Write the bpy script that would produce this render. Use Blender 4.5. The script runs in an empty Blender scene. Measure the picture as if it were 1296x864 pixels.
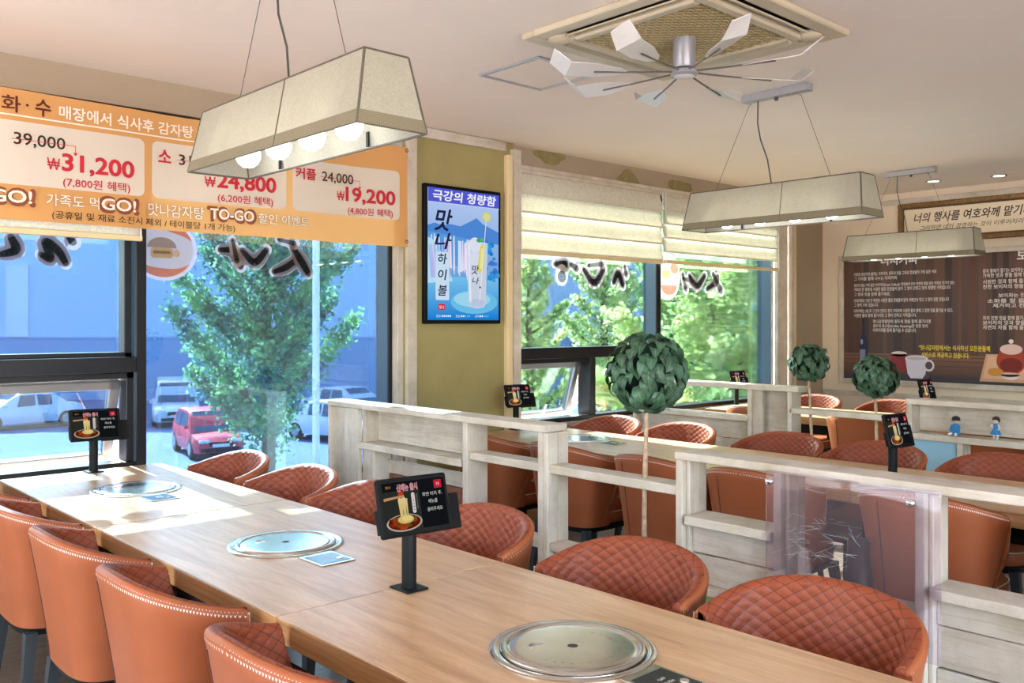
import bpy, math, random
import numpy as np
from mathutils import Matrix, Vector
random.seed(7); rng = np.random.default_rng(7)
PI = math.pi
scene = bpy.context.scene
COL = scene.collection

# ---------------------------------------------------------------- camera
FPX, YH, TH, CAMZ = 1138.35, 408.66, math.radians(42.691), 1.52
cam_d = bpy.data.cameras.new('camera'); cam = bpy.data.objects.new('camera', cam_d); COL.objects.link(cam)
cam.location = (0, 0, CAMZ); cam.rotation_euler = (PI / 2, 0, -TH)
cam_d.sensor_fit = 'HORIZONTAL'; cam_d.sensor_width = 36; cam_d.lens = FPX / 1296 * 36
cam_d.shift_y = -(432 - YH) / 1296; cam_d.clip_end = 500; cam_d.clip_start = 0.02
scene.camera = cam
# ---------------------------------------------------------------- world / sun / exposure
SUN_EL, SUN_STR, SKY_STR = 37, 28.0, 0.85
world = bpy.data.worlds.new('world'); scene.world = world; world.use_nodes = True
nt = world.node_tree; nt.nodes.clear()
wo = nt.nodes.new('ShaderNodeOutputWorld'); bg = nt.nodes.new('ShaderNodeBackground'); sk = nt.nodes.new('ShaderNodeTexSky')
sk.sky_type = 'NISHITA'; sk.sun_disc = False; sk.sun_elevation = math.radians(SUN_EL); sk.sun_rotation = math.radians(3)
sk.air_density = 1.0; sk.dust_density = 2.5; sk.ozone_density = 1.0
mx = nt.nodes.new('ShaderNodeMix'); mx.data_type = 'RGBA'; mx.blend_type = 'MULTIPLY'; mx.inputs[0].default_value = 1.0; mx.inputs[7].default_value = (1.08, 1.0, .93, 1)
nt.links.new(sk.outputs[0], mx.inputs[6]); nt.links.new(mx.outputs[2], bg.inputs[0]); nt.links.new(bg.outputs[0], wo.inputs[0]); bg.inputs[1].default_value = SKY_STR
sl = bpy.data.lights.new('sun', 'SUN'); sun = bpy.data.objects.new('sun', sl); COL.objects.link(sun)
sl.energy = SUN_STR; sl.angle = math.radians(0.6); sl.color = (1.0, 0.91, 0.80)
sun.rotation_euler = Vector((-0.055, -1.0, -math.tan(math.radians(SUN_EL)))).to_track_quat('-Z', 'Y').to_euler()
sun.location = (2, 12, 9)
scene.view_settings.view_transform = 'Standard'; scene.view_settings.look = 'None'
scene.view_settings.exposure = 1.85; scene.view_settings.gamma = 1.0; scene.view_settings.use_curve_mapping = False
scene.cycles.use_denoising = True; scene.cycles.max_bounces = 10; scene.cycles.transparent_max_bounces = 24
scene.cycles.caustics_reflective = False; scene.cycles.caustics_refractive = False; scene.cycles.sample_clamp_indirect = 6

# measured sight line -> point on a world plane (used only to place flat print on its real surface)
_F = (math.sin(TH), math.cos(TH)); _R = (math.cos(TH), -math.sin(TH))
def onplane(px, py, X=None, Y=None, Z=None):
    a = (px - 648) / FPX; d = (_F[0] + _R[0] * a, _F[1] + _R[1] * a, (YH - py) / FPX)
    t = X / d[0] if X is not None else Y / d[1] if Y is not None else (Z - CAMZ) / d[2]
    return (d[0] * t, d[1] * t, CAMZ + d[2] * t)

# ---------------------------------------------------------------- materials
def srgb(r, g, b):
    return tuple((c / 255 / 12.92 if c <= 10 else ((c / 255 + 0.055) / 1.055) ** 2.4) for c in (r, g, b))
class NT:
    def __init__(s, name):
        s.m = bpy.data.materials.new(name); s.m.use_nodes = True; s.t = s.m.node_tree; s.t.nodes.clear()
        s.out = s.t.nodes.new('ShaderNodeOutputMaterial')
    def n(s, typ, ins=None, **kw):
        nd = s.t.nodes.new('ShaderNode' + typ)
        for k, v in kw.items(): setattr(nd, k, v)
        for k, v in (ins or {}).items():
            sock = nd.inputs[k]
            if isinstance(v, bpy.types.NodeSocket): s.t.links.new(v, sock)
            else:
                if isinstance(v, tuple) and len(v) == 3 and sock.type == 'RGBA': v = (*v, 1)
                sock.default_value = v
        return nd
    def ramp(s, fac, stops, interp='LINEAR'):
        r = s.n('ValToRGB', {0: fac}); r.color_ramp.interpolation = interp
        el = r.color_ramp.elements
        while len(el) < len(stops): el.new(0.5)
        for e, (p, c) in zip(el, stops): e.position = p; e.color = (*c, 1)
        return r.outputs[0]
    def math(s, op, a, b=None):
        i = {0: a}
        if b is not None: i[1] = b
        return s.n('Math', i, operation=op).outputs[0]
    def mix(s, fac, a, b):
        m = s.n('Mix', data_type='RGBA')
        for k, v in ((0, fac), (6, a), (7, b)):
            if isinstance(v, bpy.types.NodeSocket): s.t.links.new(v, m.inputs[k])
            else: m.inputs[k].default_value = (*v, 1) if isinstance(v, tuple) else v
        return m.outputs[2]
    def coords(s, scale=(1, 1, 1), kind='Object', rnd=0):
        c = s.n('TexCoord').outputs[kind]
        if rnd:
            oi = s.n('ObjectInfo').outputs['Random']
            v = s.n('CombineXYZ', {0: s.math('MULTIPLY', oi, 17.3), 1: s.math('MULTIPLY', oi, 31.7), 2: s.math('MULTIPLY', oi, 11.1)}).outputs[0]
            c = s.n('VectorMath', {0: c, 1: v}, operation='ADD').outputs[0]
        return s.n('Mapping', {0: c, 3: scale}).outputs[0]
    def noise(s, vec, scale, detail=3, rough=.5, dist=0):
        return s.n('TexNoise', {'Vector': vec, 'Scale': scale, 'Detail': detail, 'Roughness': rough, 'Distortion': dist}).outputs[0]
    def surf(s, color, rough=.5, metal=0, spec=.5, bump=None, bstr=.2, bdist=.01, **kw):
        ins = {'Base Color': color, 'Roughness': rough, 'Metallic': metal, 'Specular IOR Level': spec}
        ins.update(kw)
        p = s.n('BsdfPrincipled', ins)
        if bump is not None:
            b = s.n('Bump', {'Height': bump, 'Strength': bstr, 'Distance': bdist}); s.t.links.new(b.outputs[0], p.inputs['Normal'])
        s.t.links.new(p.outputs[0], s.out.inputs[0]); return s.m
def simple(name, color, rough=.5, metal=0, spec=.5, nscale=0, namp=.15, **kw):
    a = NT(name)
    if nscale:
        f = a.noise(a.coords(), nscale, 4, .6)
        dk = tuple(c * (1 - namp) for c in color); lt = tuple(min(1, c * (1 + namp)) for c in color)
        c = a.ramp(f, [(.3, dk), (.7, lt)])
        return a.surf(c, rough, metal, spec, bump=f, bstr=.08, **kw)
    return a.surf(color, rough, metal, spec, **kw)

def leather(name, col, dark):
    a = NT(name); co = a.coords(); f = a.noise(co, 6, 3, .5); g = a.n('TexVoronoi', {'Vector': co, 'Scale': 420.0}).outputs[0]
    c = a.ramp(f, [(.25, dark), (.75, col)])
    return a.surf(c, .5, 0, .32, bump=g, bstr=.12, bdist=.0006)
M_leather = leather('orange_leather', srgb(162, 90, 55), srgb(152, 82, 48))
_a = NT('quilted_orange_leather'); _uv = _a.n('SeparateXYZ', {0: _a.n('TexCoord').outputs['UV']}); _co = _a.coords()
_d = [_a.math('ABSOLUTE', _a.math('SUBTRACT', _a.math('FRACT', _a.math('ADD', _uv.outputs[i], 100.5)), .5)) for i in (0, 1)]
_s = _a.math('LESS_THAN', _a.math('MINIMUM', _d[0], _d[1]), .045)
_c = _a.ramp(_a.noise(_co, 6, 3, .5), [(.25, srgb(134, 63, 38)), (.75, srgb(148, 74, 47))])
M_quilt = _a.surf(_a.mix(_a.math('MULTIPLY', _s, .75), _c, srgb(88, 36, 22)), .5, 0, .32, bump=_a.n('TexVoronoi', {'Vector': _co, 'Scale': 420.0}).outputs[0], bstr=.12, bdist=.0006)
M_piping = simple('dark_piping', srgb(90, 45, 30), .6)
M_thread = simple('white_thread', srgb(238, 225, 210), .7)
M_black = simple('black_metal', srgb(20, 22, 24), .55, 0, .2)
M_legs = simple('charcoal_leg', srgb(48, 54, 60), .5)
M_tablet = simple('black_plastic', srgb(16, 17, 18), .6, 0, .15)
M_steel = NT('brushed_steel')
_c = M_steel.coords((1, 1, 1)); _f = M_steel.noise(_c, 60, 4, .6); _g = M_steel.noise(_c, 9, 3, .6)
M_steel = M_steel.surf(M_steel.ramp(_g, [(.3, (.62, .61, .58)), (.7, (.80, .79, .76))]), .2, 1.0, .5, bump=_f, bstr=.03, bdist=.001)
M_chrome = simple('chrome', (.8, .8, .82), .12, 1.0)

def oak(name, cols, scale):
    a = NT(name); co = a.coords(scale, rnd=1)
    f = a.noise(co, 3.0, 6, .62, .6); g = a.noise(a.coords(tuple(s * 3.5 for s in scale), rnd=1), 9, 3, .6)
    c = a.ramp(f, [(.25, cols[0]), (.5, cols[1]), (.72, cols[2])])
    c = a.mix(a.math('MULTIPLY', a.ramp(g, [(.5, (0, 0, 0)), (.75, (1, 1, 1))]), .35), c, cols[0])
    return a.surf(c, .30, 0, .55, bump=g, bstr=.05, bdist=.001)
M_oak = oak('oak_top', [srgb(168, 127, 90), srgb(196, 158, 119), srgb(212, 180, 142)], (9, .9, 9))
M_oakside = oak('oak_edge', [srgb(140, 98, 58), srgb(176, 130, 84), srgb(198, 152, 104)], (5, .8, 26))

def whitewash(name, stretch, dirt=1.0):
    a = NT(name); co = a.coords(stretch, rnd=1)
    f = a.noise(co, 4.0, 8, .68, .8); g = a.noise(a.coords(rnd=1), 5, 5, .65); h = a.noise(a.coords(tuple(s * 2.5 for s in stretch), rnd=1), 12, 4, .7)
    c = a.ramp(g, [(.25, srgb(174, 162, 144)), (.5, srgb(200, 190, 176)), (.75, srgb(216, 208, 197))])
    w = a.ramp(f, [(.56 - .05 * dirt, (0, 0, 0)), (.70, (1, 1, 1))])
    c = a.mix(a.math('MULTIPLY', w, .34 * min(dirt, 1.6)), c, srgb(150, 136, 112))
    w2 = a.ramp(h, [(.66, (0, 0, 0)), (.74, (1, 1, 1))])
    c = a.mix(a.math('MULTIPLY', w2, .75), c, srgb(112, 86, 66))
    w3 = a.ramp(a.noise(a.coords(rnd=1), 7, 4, .6), [(.58, (0, 0, 0)), (.7, (1, 1, 1))])
    c = a.mix(a.math('MULTIPLY', w3, .3), c, srgb(170, 168, 120))
    return a.surf(c, .62, 0, .3, bump=h, bstr=.35, bdist=.002)
M_wwy = whitewash('whitewashed_wood_long', (9, .8, 9)); M_wwz = whitewash('whitewashed_wood_upright', (9, 9, .8)); M_wwx = whitewash('whitewashed_wood_cross', (.8, 9, 9))
M_wwp = whitewash('weathered_panel_board', (6, .9, 9), 1.7)
M_trimw = whitewash('pale_trim_board', (9, 9, .6), .3)
M_green = simple('green_panel', srgb(150, 190, 105), .6, nscale=3, namp=.05)
M_blue = simple('blue_panel', srgb(150, 198, 222), .6, nscale=3, namp=.05)
M_frame = simple('dark_window_frame', srgb(20, 21, 27), .4, 0, .3)
M_framein = simple('blue_grey_frame_face', srgb(52, 74, 92), .4)
M_alu = simple('aluminium_profile', srgb(150, 150, 155), .4, .5)
M_wall = simple('beige_wall_paint', srgb(226, 210, 188), .8, nscale=2.2, namp=.04)
M_walld = simple('taupe_wall_paint', srgb(168, 152, 130), .8, nscale=2.2, namp=.04)
M_olive = simple('olive_wall_paint', srgb(158, 146, 96), .75, nscale=2.5, namp=.10)
M_stain = simple('olive_paint_patch', srgb(140, 128, 86), .8, nscale=12, namp=.2)
M_ceil = simple('ceiling_paint', srgb(250, 238, 228), .85, nscale=1.2, namp=.02)
M_pale = simple('pale_yellow_strip', srgb(226, 205, 160), .6)
M_white = simple('white_plastic', srgb(232, 232, 230), .4)
M_blade = simple('pearl_white_blade', srgb(222, 221, 218), .35)
M_ac = simple('aged_ivory_plastic', srgb(205, 192, 165), .5, nscale=3, namp=.08)
M_acd = simple('dark_slot', srgb(26, 20, 16), .7)
M_grille = simple('grille_khaki', srgb(196, 176, 128), .6)
M_rod = simple('rod_grey', srgb(120, 112, 105), .4, .6)
M_silver = simple('silver_plastic', srgb(170, 170, 175), .35, .3)
M_cord = simple('cord_grey', srgb(70, 68, 66), .6)
M_edge = simple('shade_edge_binding', srgb(92, 84, 72), .7)
M_gold = simple('antique_gold', srgb(122, 92, 52), .42, .45, nscale=40, namp=.4)
M_trunk = simple('birch_trunk', srgb(180, 156, 130), .8, nscale=30, namp=.35)
M_bark = simple('tree_bark', srgb(105, 90, 85), .9, nscale=6, namp=.3)
M_vase = simple('black_ceramic', srgb(52, 48, 50), .35)
def fabric(name, col, trans=.5, sc=160):
    a = NT(name); co = a.coords(); f = a.noise(co, sc, 3, .7); g = a.noise(co, 9, 4, .7); c = a.ramp(f, [(.3, tuple(x * .78 for x in col)), (.7, col)])
    c = a.mix(a.math('MULTIPLY', a.ramp(g, [(.5, (0, 0, 0)), (.8, (1, 1, 1))]), .35), c, tuple(x * .6 for x in col))
    d = a.n('BsdfDiffuse', {0: c}).outputs[0]; t = a.n('BsdfTranslucent', {0: c}).outputs[0]
    m = a.n('MixShader', {0: trans, 1: d, 2: t}).outputs[0]; a.t.links.new(m, a.out.inputs[0]); return a.m
M_shade = fabric('lampshade_fabric', srgb(212, 207, 190), .5)
M_shadein = simple('lampshade_lining', srgb(240, 240, 236), .8)
M_band = NT('woven_band'); _co = M_band.coords(); _f = M_band.n('TexChecker', {'Vector': _co, 'Scale': 260.0, 'Color1': (*srgb(150, 138, 108), 1), 'Color2': (*srgb(92, 86, 74), 1)}).outputs[0]
M_band = M_band.surf(_f, .8)
M_blind = fabric('roman_blind_fabric', srgb(242, 235, 220), .30, 60)
def emis(name, col, st):
    a = NT(name); e = a.n('Emission', {0: col, 1: st}); a.t.links.new(e.outputs[0], a.out.inputs[0]); return a.m
M_bulb = emis('lit_bulb', (.93, .97, 1.0), 4.2); M_down = emis('downlight_glow', (1, .95, .85), 8.0)
M_floor = NT('floor_planks'); _co = M_floor.coords((1.2, 7, 1)); _f = M_floor.noise(_co, 3, 5, .6, .4)
M_floor = M_floor.surf(M_floor.ramp(_f, [(.3, srgb(92, 76, 66)), (.7, srgb(132, 114, 100))]), .38, 0, .5, bump=_f, bstr=.05)
def glassmat(name, tint, refl, rough=.0, haze=0.0):
    a = NT(name); t = a.n('BsdfTransparent', {0: tint}).outputs[0]; g = a.n('BsdfGlossy', {0: (.95, .97, 1.0), 'Roughness': rough}).outputs[0]
    fr = a.n('LayerWeight', {0: .35}).outputs['Fresnel']
    s = a.n('MixShader', {0: a.math('MINIMUM', a.math('ADD', a.math('MULTIPLY', fr, .8), refl), 1.0), 1: t, 2: g}).outputs[0]
    if haze:
        s = a.n('MixShader', {0: haze, 1: s, 2: a.n('BsdfDiffuse', {0: (.9, .85, .95)}).outputs[0]}).outputs[0]
    a.t.links.new(s, a.out.inputs[0]); return a.m
M_glassL = glassmat('blue_film_glass', (.30, .40, .47), .06, .0, .02)
M_glassR = glassmat('window_glass', (.52, .62, .64), .04)
M_acrylic = glassmat('acrylic_sheet', (.96, .91, .95), .03, .03, .04)
def attrmat(name, emit=0.0, rough=.55):
    a = NT(name); c = a.n('Attribute', attribute_name='col').outputs[0]
    if emit: e = a.n('Emission', {0: c, 1: emit}); a.t.links.new(e.outputs[0], a.out.inputs[0]); return a.m
    return a.surf(c, rough, 0, .35)
M_print = attrmat('printed_ink'); M_screen = attrmat('backlit_screen', .25); M_tabscreen = attrmat('tablet_screen', .20)
M_gloss = attrmat('glossy_print', 0, .3)
_a = NT('banner_vinyl'); _c = _a.n('Attribute', attribute_name='col').outputs[0]
_m = _a.n('MixShader', {0: .10, 1: _a.n('BsdfDiffuse', {0: _c}).outputs[0], 2: _a.n('BsdfTranslucent', {0: _c}).outputs[0]}).outputs[0]
_a.t.links.new(_m, _a.out.inputs[0]); M_banner = _a.m
_a = NT('window_film'); _c = _a.n('Attribute', attribute_name='col').outputs[0]
_m = _a.n('MixShader', {0: .40, 1: _a.n('BsdfDiffuse', {0: _c}).outputs[0], 2: _a.n('BsdfTranslucent', {0: _c}).outputs[0]}).outputs[0]
_m = _a.n('MixShader', {0: .25, 1: _m, 2: _a.n('BsdfTransparent').outputs[0]}).outputs[0]
_a.t.links.new(_m, _a.out.inputs[0]); M_film = _a.m
_a = NT('veined_leaf'); _uv = _a.n('TexCoord').outputs['UV']; _s = _a.n('SeparateXYZ', {0: _uv})
_u = _a.math('ABSOLUTE', _a.math('SUBTRACT', _s.outputs[0], .5)); _v = _s.outputs[1]
_w = _a.math('FRACT', _a.math('MULTIPLY', _a.math('SUBTRACT', _v, _a.math('MULTIPLY', _u, .9)), 8.0))
_w = _a.math('ABSOLUTE', _a.math('SUBTRACT', _w, .5)); _l1 = _a.math('LESS_THAN', _w, .09); _l2 = _a.math('LESS_THAN', _u, .022)
_net = _a.n('TexVoronoi', {'Vector': _a.n('Mapping', {0: _uv, 3: (14, 18, 1)}).outputs[0], 'Scale': 1.0}, feature='DISTANCE_TO_EDGE').outputs[0]
_l3 = _a.math('MULTIPLY', _a.math('LESS_THAN', _net, .07), .5)
_l = _a.math('MAXIMUM', _a.math('MAXIMUM', _a.math('MULTIPLY', _l1, .75), _l2), _l3)
_oi = _a.n('ObjectInfo').outputs['Random']
_base = _a.ramp(_oi, [(0, srgb(14, 44, 30)), (.5, srgb(24, 60, 42)), (1, srgb(42, 84, 58))])
M_leaf = _a.surf(_a.mix(_a.math('MULTIPLY', _l, .7), _base, srgb(116, 152, 118)), .45, 0, .4)
def foliage(name, c1, c2):
    a = NT(name); f = a.noise(a.coords(), 1.4, 3, .7); g = a.noise(a.coords(), 9, 2, .5)
    c = a.ramp(a.math('ADD', a.math('MULTIPLY', f, .6), a.math('MULTIPLY', g, .4)), [(.38, c1), (.62, c2)])
    d = a.n('BsdfDiffuse', {0: c}).outputs[0]; t = a.n('BsdfTranslucent', {0: c}).outputs[0]
    m = a.n('MixShader', {0: .55, 1: d, 2: t}).outputs[0]; a.t.links.new(m, a.out.inputs[0]); return a.m
M_fol1 = foliage('ginkgo_leaves', srgb(12, 84, 122), srgb(160, 210, 140)); M_fol2 = foliage('sunlit_leaves', srgb(140, 184, 124), srgb(240, 244, 184))
M_bush = foliage('dark_leaves', srgb(50, 110, 80), srgb(130, 180, 100))
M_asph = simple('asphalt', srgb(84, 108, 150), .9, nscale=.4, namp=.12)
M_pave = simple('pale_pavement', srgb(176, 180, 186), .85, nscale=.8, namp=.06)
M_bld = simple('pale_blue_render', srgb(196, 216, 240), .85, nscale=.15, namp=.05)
M_bldd = simple('slate_blue_wall', srgb(150, 174, 208), .85, nscale=.2, namp=.06)
M_tyre = simple('tyre', srgb(40, 42, 46), .8); M_carglass = simple('car_glass', srgb(70, 90, 115), .15)
M_hub = simple('wheel_hub', srgb(170, 172, 178), .35, .5)
def paint(n, c): return simple(n, c, .3, .1)
M_red = paint('red_car_paint', srgb(215, 70, 85)); M_silv = paint('silver_car_paint', srgb(200, 205, 212)); M_whitecar = paint('white_car_paint', srgb(228, 230, 234))
M_lamp = simple('headlight', srgb(225, 230, 235), .15); M_plate = simple('number_plate', srgb(235, 235, 235), .4)

# ---------------------------------------------------------------- mesh building
class MB:
    def __init__(s): s.v = []; s.f = []; s.c = None; s.uv = None
    def add(s, vs, fs):
        b = len(s.v); s.v.extend([tuple(map(float, p)) for p in vs]); s.f.extend([tuple(b + i for i in f) for f in fs]); return s
    def box(s, c, d, bev=0.0, M=None):
        hx, hy, hz = d[0] / 2, d[1] / 2, d[2] / 2
        if bev <= 0:
            vs = [(x, y, z) for x in (-hx, hx) for y in (-hy, hy) for z in (-hz, hz)]
            fs = [(0, 1, 3, 2), (4, 6, 7, 5), (0, 4, 5, 1), (2, 3, 7, 6), (0, 2, 6, 4), (1, 5, 7, 3)]
        else:
            b = min(bev, hx * .9, hy * .9, hz * .9); vs = []; idx = {}
            for sx in (-1, 1):
                for sy in (-1, 1):
                    for sz in (-1, 1):
                        idx[(sx, sy, sz)] = len(vs)
                        vs += [(sx * hx, sy * (hy - b), sz * (hz - b)), (sx * (hx - b), sy * hy, sz * (hz - b)), (sx * (hx - b), sy * (hy - b), sz * hz)]
            fs = []
            I = lambda a, b_, c_, k: idx[(a, b_, c_)] + k
            for sg in (-1, 1):
                q = [I(sg, -1, -1, 0), I(sg, 1, -1, 0), I(sg, 1, 1, 0), I(sg, -1, 1, 0)]; fs.append(tuple(q if sg > 0 else q[::-1]))
                q = [I(-1, sg, -1, 1), I(1, sg, -1, 1), I(1, sg, 1, 1), I(-1, sg, 1, 1)]; fs.append(tuple(q[::-1] if sg > 0 else q))
                q = [I(-1, -1, sg, 2), I(1, -1, sg, 2), I(1, 1, sg, 2), I(-1, 1, sg, 2)]; fs.append(tuple(q if sg > 0 else q[::-1]))
            for a in (-1, 1):
                for b_ in (-1, 1):
                    q = [I(a, b_, -1, 0), I(a, b_, -1, 1), I(a, b_, 1, 1), I(a, b_, 1, 0)]; fs.append(tuple(q if a * b_ < 0 else q[::-1]))
                    q = [I(a, -1, b_, 0), I(a, -1, b_, 2), I(a, 1, b_, 2), I(a, 1, b_, 0)]; fs.append(tuple(q[::-1] if a * b_ < 0 else q))
                    q = [I(-1, a, b_, 1), I(-1, a, b_, 2), I(1, a, b_, 2), I(1, a, b_, 1)]; fs.append(tuple(q if a * b_ < 0 else q[::-1]))
                    for c_ in (-1, 1):
                        q = [I(a, b_, c_, 0), I(a, b_, c_, 1), I(a, b_, c_, 2)]; fs.append(tuple(q if a * b_ * c_ > 0 else q[::-1]))
        if M is not None: vs = [tuple(M @ Vector(p)) for p in vs]
        return s.add([(p[0] + c[0], p[1] + c[1], p[2] + c[2]) for p in vs], fs)
    def bx(s, x0, x1, y0, y1, z0, z1, bev=0.0):
        return s.box(((x0 + x1) / 2, (y0 + y1) / 2, (z0 + z1) / 2), (abs(x1 - x0), abs(y1 - y0), abs(z1 - z0)), bev)
    def tube(s, pts, r, n=8, caps=True):
        pts = [Vector(p) for p in pts]; rr = r if isinstance(r, (list, tuple)) else [r] * len(pts); rings = []
        up = Vector((0, 0, 1))
        for i, p in enumerate(pts):
            t = (pts[min(i + 1, len(pts) - 1)] - pts[max(i - 1, 0)]).normalized()
            a = t.cross(up) if abs(t.z) < .95 else t.cross(Vector((0, 1, 0)))
            a.normalize(); b = t.cross(a)
            rings.append([p + (a * math.cos(2 * PI * k / n) + b * math.sin(2 * PI * k / n)) * rr[i] for k in range(n)])
        vs = [q for rg in rings for q in rg]; fs = []
        for i in range(len(pts) - 1):
            for k in range(n):
                a, b = i * n + k, i * n + (k + 1) % n; fs.append((a, b, b + n, a + n))
        if caps: fs.append(tuple(range(n))[::-1]); fs.append(tuple(range((len(pts) - 1) * n, len(pts) * n)))
        return s.add(vs, fs)
    def lathe(s, prof, n=32, c=(0, 0, 0), capb=False, capt=False):
        vs = []; fs = []
        for r, z in prof:
            for k in range(n): vs.append((c[0] + r * math.cos(2 * PI * k / n), c[1] + r * math.sin(2 * PI * k / n), c[2] + z))
        for i in range(len(prof) - 1):
            for k in range(n):
                a, b = i * n + k, i * n + (k + 1) % n; fs.append((a, b, b + n, a + n))
        if capb: fs.append(tuple(range(n))[::-1])
        if capt: fs.append(tuple(range((len(prof) - 1) * n, len(prof) * n)))
        return s.add(vs, fs)
    def grid(s, P, closed_u=False, uv=None):
        nu, nv = P.shape[:2]; b = len(s.v); s.v.extend(map(tuple, P.reshape(-1, 3).tolist()))
        for i in range(nu if closed_u else nu - 1):
            for j in range(nv - 1):
                i2 = (i + 1) % nu; s.f.append((b + i * nv + j, b + i2 * nv + j, b + i2 * nv + j + 1, b + i * nv + j + 1))
        return s
    def build(s, name, mat, parent=None, smooth=None, loc=None, kind=None):
        me = bpy.data.meshes.new(name); me.from_pydata(s.v, [], s.f)
        if s.c is not None:
            at = me.color_attributes.new('col', 'FLOAT_COLOR', 'POINT')
            at.data.foreach_set('color', np.array([(*c, 1) for c in s.c], dtype=np.float32).ravel())
        if s.uv is not None:
            ul = me.uv_layers.new(name='uv'); li = np.empty(len(me.loops), dtype=np.int32); me.loops.foreach_get('vertex_index', li)
            ul.data.foreach_set('uv', np.array(s.uv, dtype=np.float32)[li].ravel())
        me.materials.append(mat); me.update()
        if smooth is not None:
            me.shade_smooth()
            if smooth < 179: me.set_sharp_from_angle(angle=math.radians(smooth))
        o = bpy.data.objects.new(name, me); COL.objects.link(o)
        if parent is not None: o.parent = parent
        if loc: o.location = loc
        if kind: o['kind'] = kind
        return o
def box_obj(name, dims6, mat, parent=None, bev=0.0, **kw):
    return MB().bx(*dims6, bev).build(name, mat, parent, **kw)
def tag(o, label, cat, group=None):
    o['label'] = label; o['category'] = cat
    if group: o['group'] = group
    return o
def thing(name, label, cat, loc=(0, 0, 0), rz=0.0, group=None):
    o = bpy.data.objects.new(name, None); COL.objects.link(o); o.location = loc; o.rotation_euler = (0, 0, rz); o.empty_display_size = .1
    return tag(o, label, cat, group)
def struct(name, mb, mat, parent=None, **kw):
    o = mb.build(name, mat, parent, **kw)
    if parent is None: o['kind'] = 'structure'
    return o
def sempty(name, loc=(0, 0, 0)):
    o = bpy.data.objects.new(name, None); COL.objects.link(o); o.location = loc; o['kind'] = 'structure'; return o
KIDS = {}
def dup(root, loc, rz, label, group=None):
    if root.name not in KIDS: KIDS[root.name] = [(c, list(c.children)) for c in root.children]
    r = root.copy(); COL.objects.link(r); r.location = loc; r.rotation_euler = (0, 0, rz); r['label'] = label
    if group: r['group'] = group
    for ch, gs in KIDS[root.name]:
        c = ch.copy(); COL.objects.link(c); c.parent = r
        for g in gs: d = g.copy(); COL.objects.link(d); d.parent = c
    return r

# flat print: coloured shapes and lettering stacked a hair apart; local x = right, z = up, faces -y
_tc = {}
def text_mesh(sr, shear=0.0):
    k = (sr, shear)
    if k in _tc: return _tc[k]
    c = bpy.data.curves.new('t', 'FONT'); c.body = sr; c.size = 1; c.resolution_u = 3 if len(sr) < 9 and ord(sr[0]) < 256 else 2; c.shear = shear
    o = bpy.data.objects.new('t', c)
    me = bpy.data.meshes.new_from_object(o)
    bpy.data.objects.remove(o); bpy.data.curves.remove(c)
    v = np.array([p.co[:2] for p in me.vertices]) if len(me.vertices) else np.zeros((0, 2)); f = [tuple(p.vertices) for p in me.polygons]
    bpy.data.meshes.remove(me)
    _tc[k] = (v, f); return v, f
def heavy(v, f, bold):   # heavier weight: the same glyphs laid again round a small circle, each a hair in front of the last
    if bold <= 0 or not len(v): return v, f, np.zeros(len(v))
    N = len(v); K = 4 if bold < .025 else 8; V = [v]; F = list(f); D = [np.zeros(N)]
    for j in range(K):
        V.append(v + bold * .62 * np.array([math.cos(2 * PI * (j + .5) / K), math.sin(2 * PI * (j + .5) / K)])); D.append(np.full(N, (j + 1) / (K + 1))); F += [tuple(i + N * (j + 1) for i in q) for q in f]
    return np.concatenate(V), F, np.concatenate(D)
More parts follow.
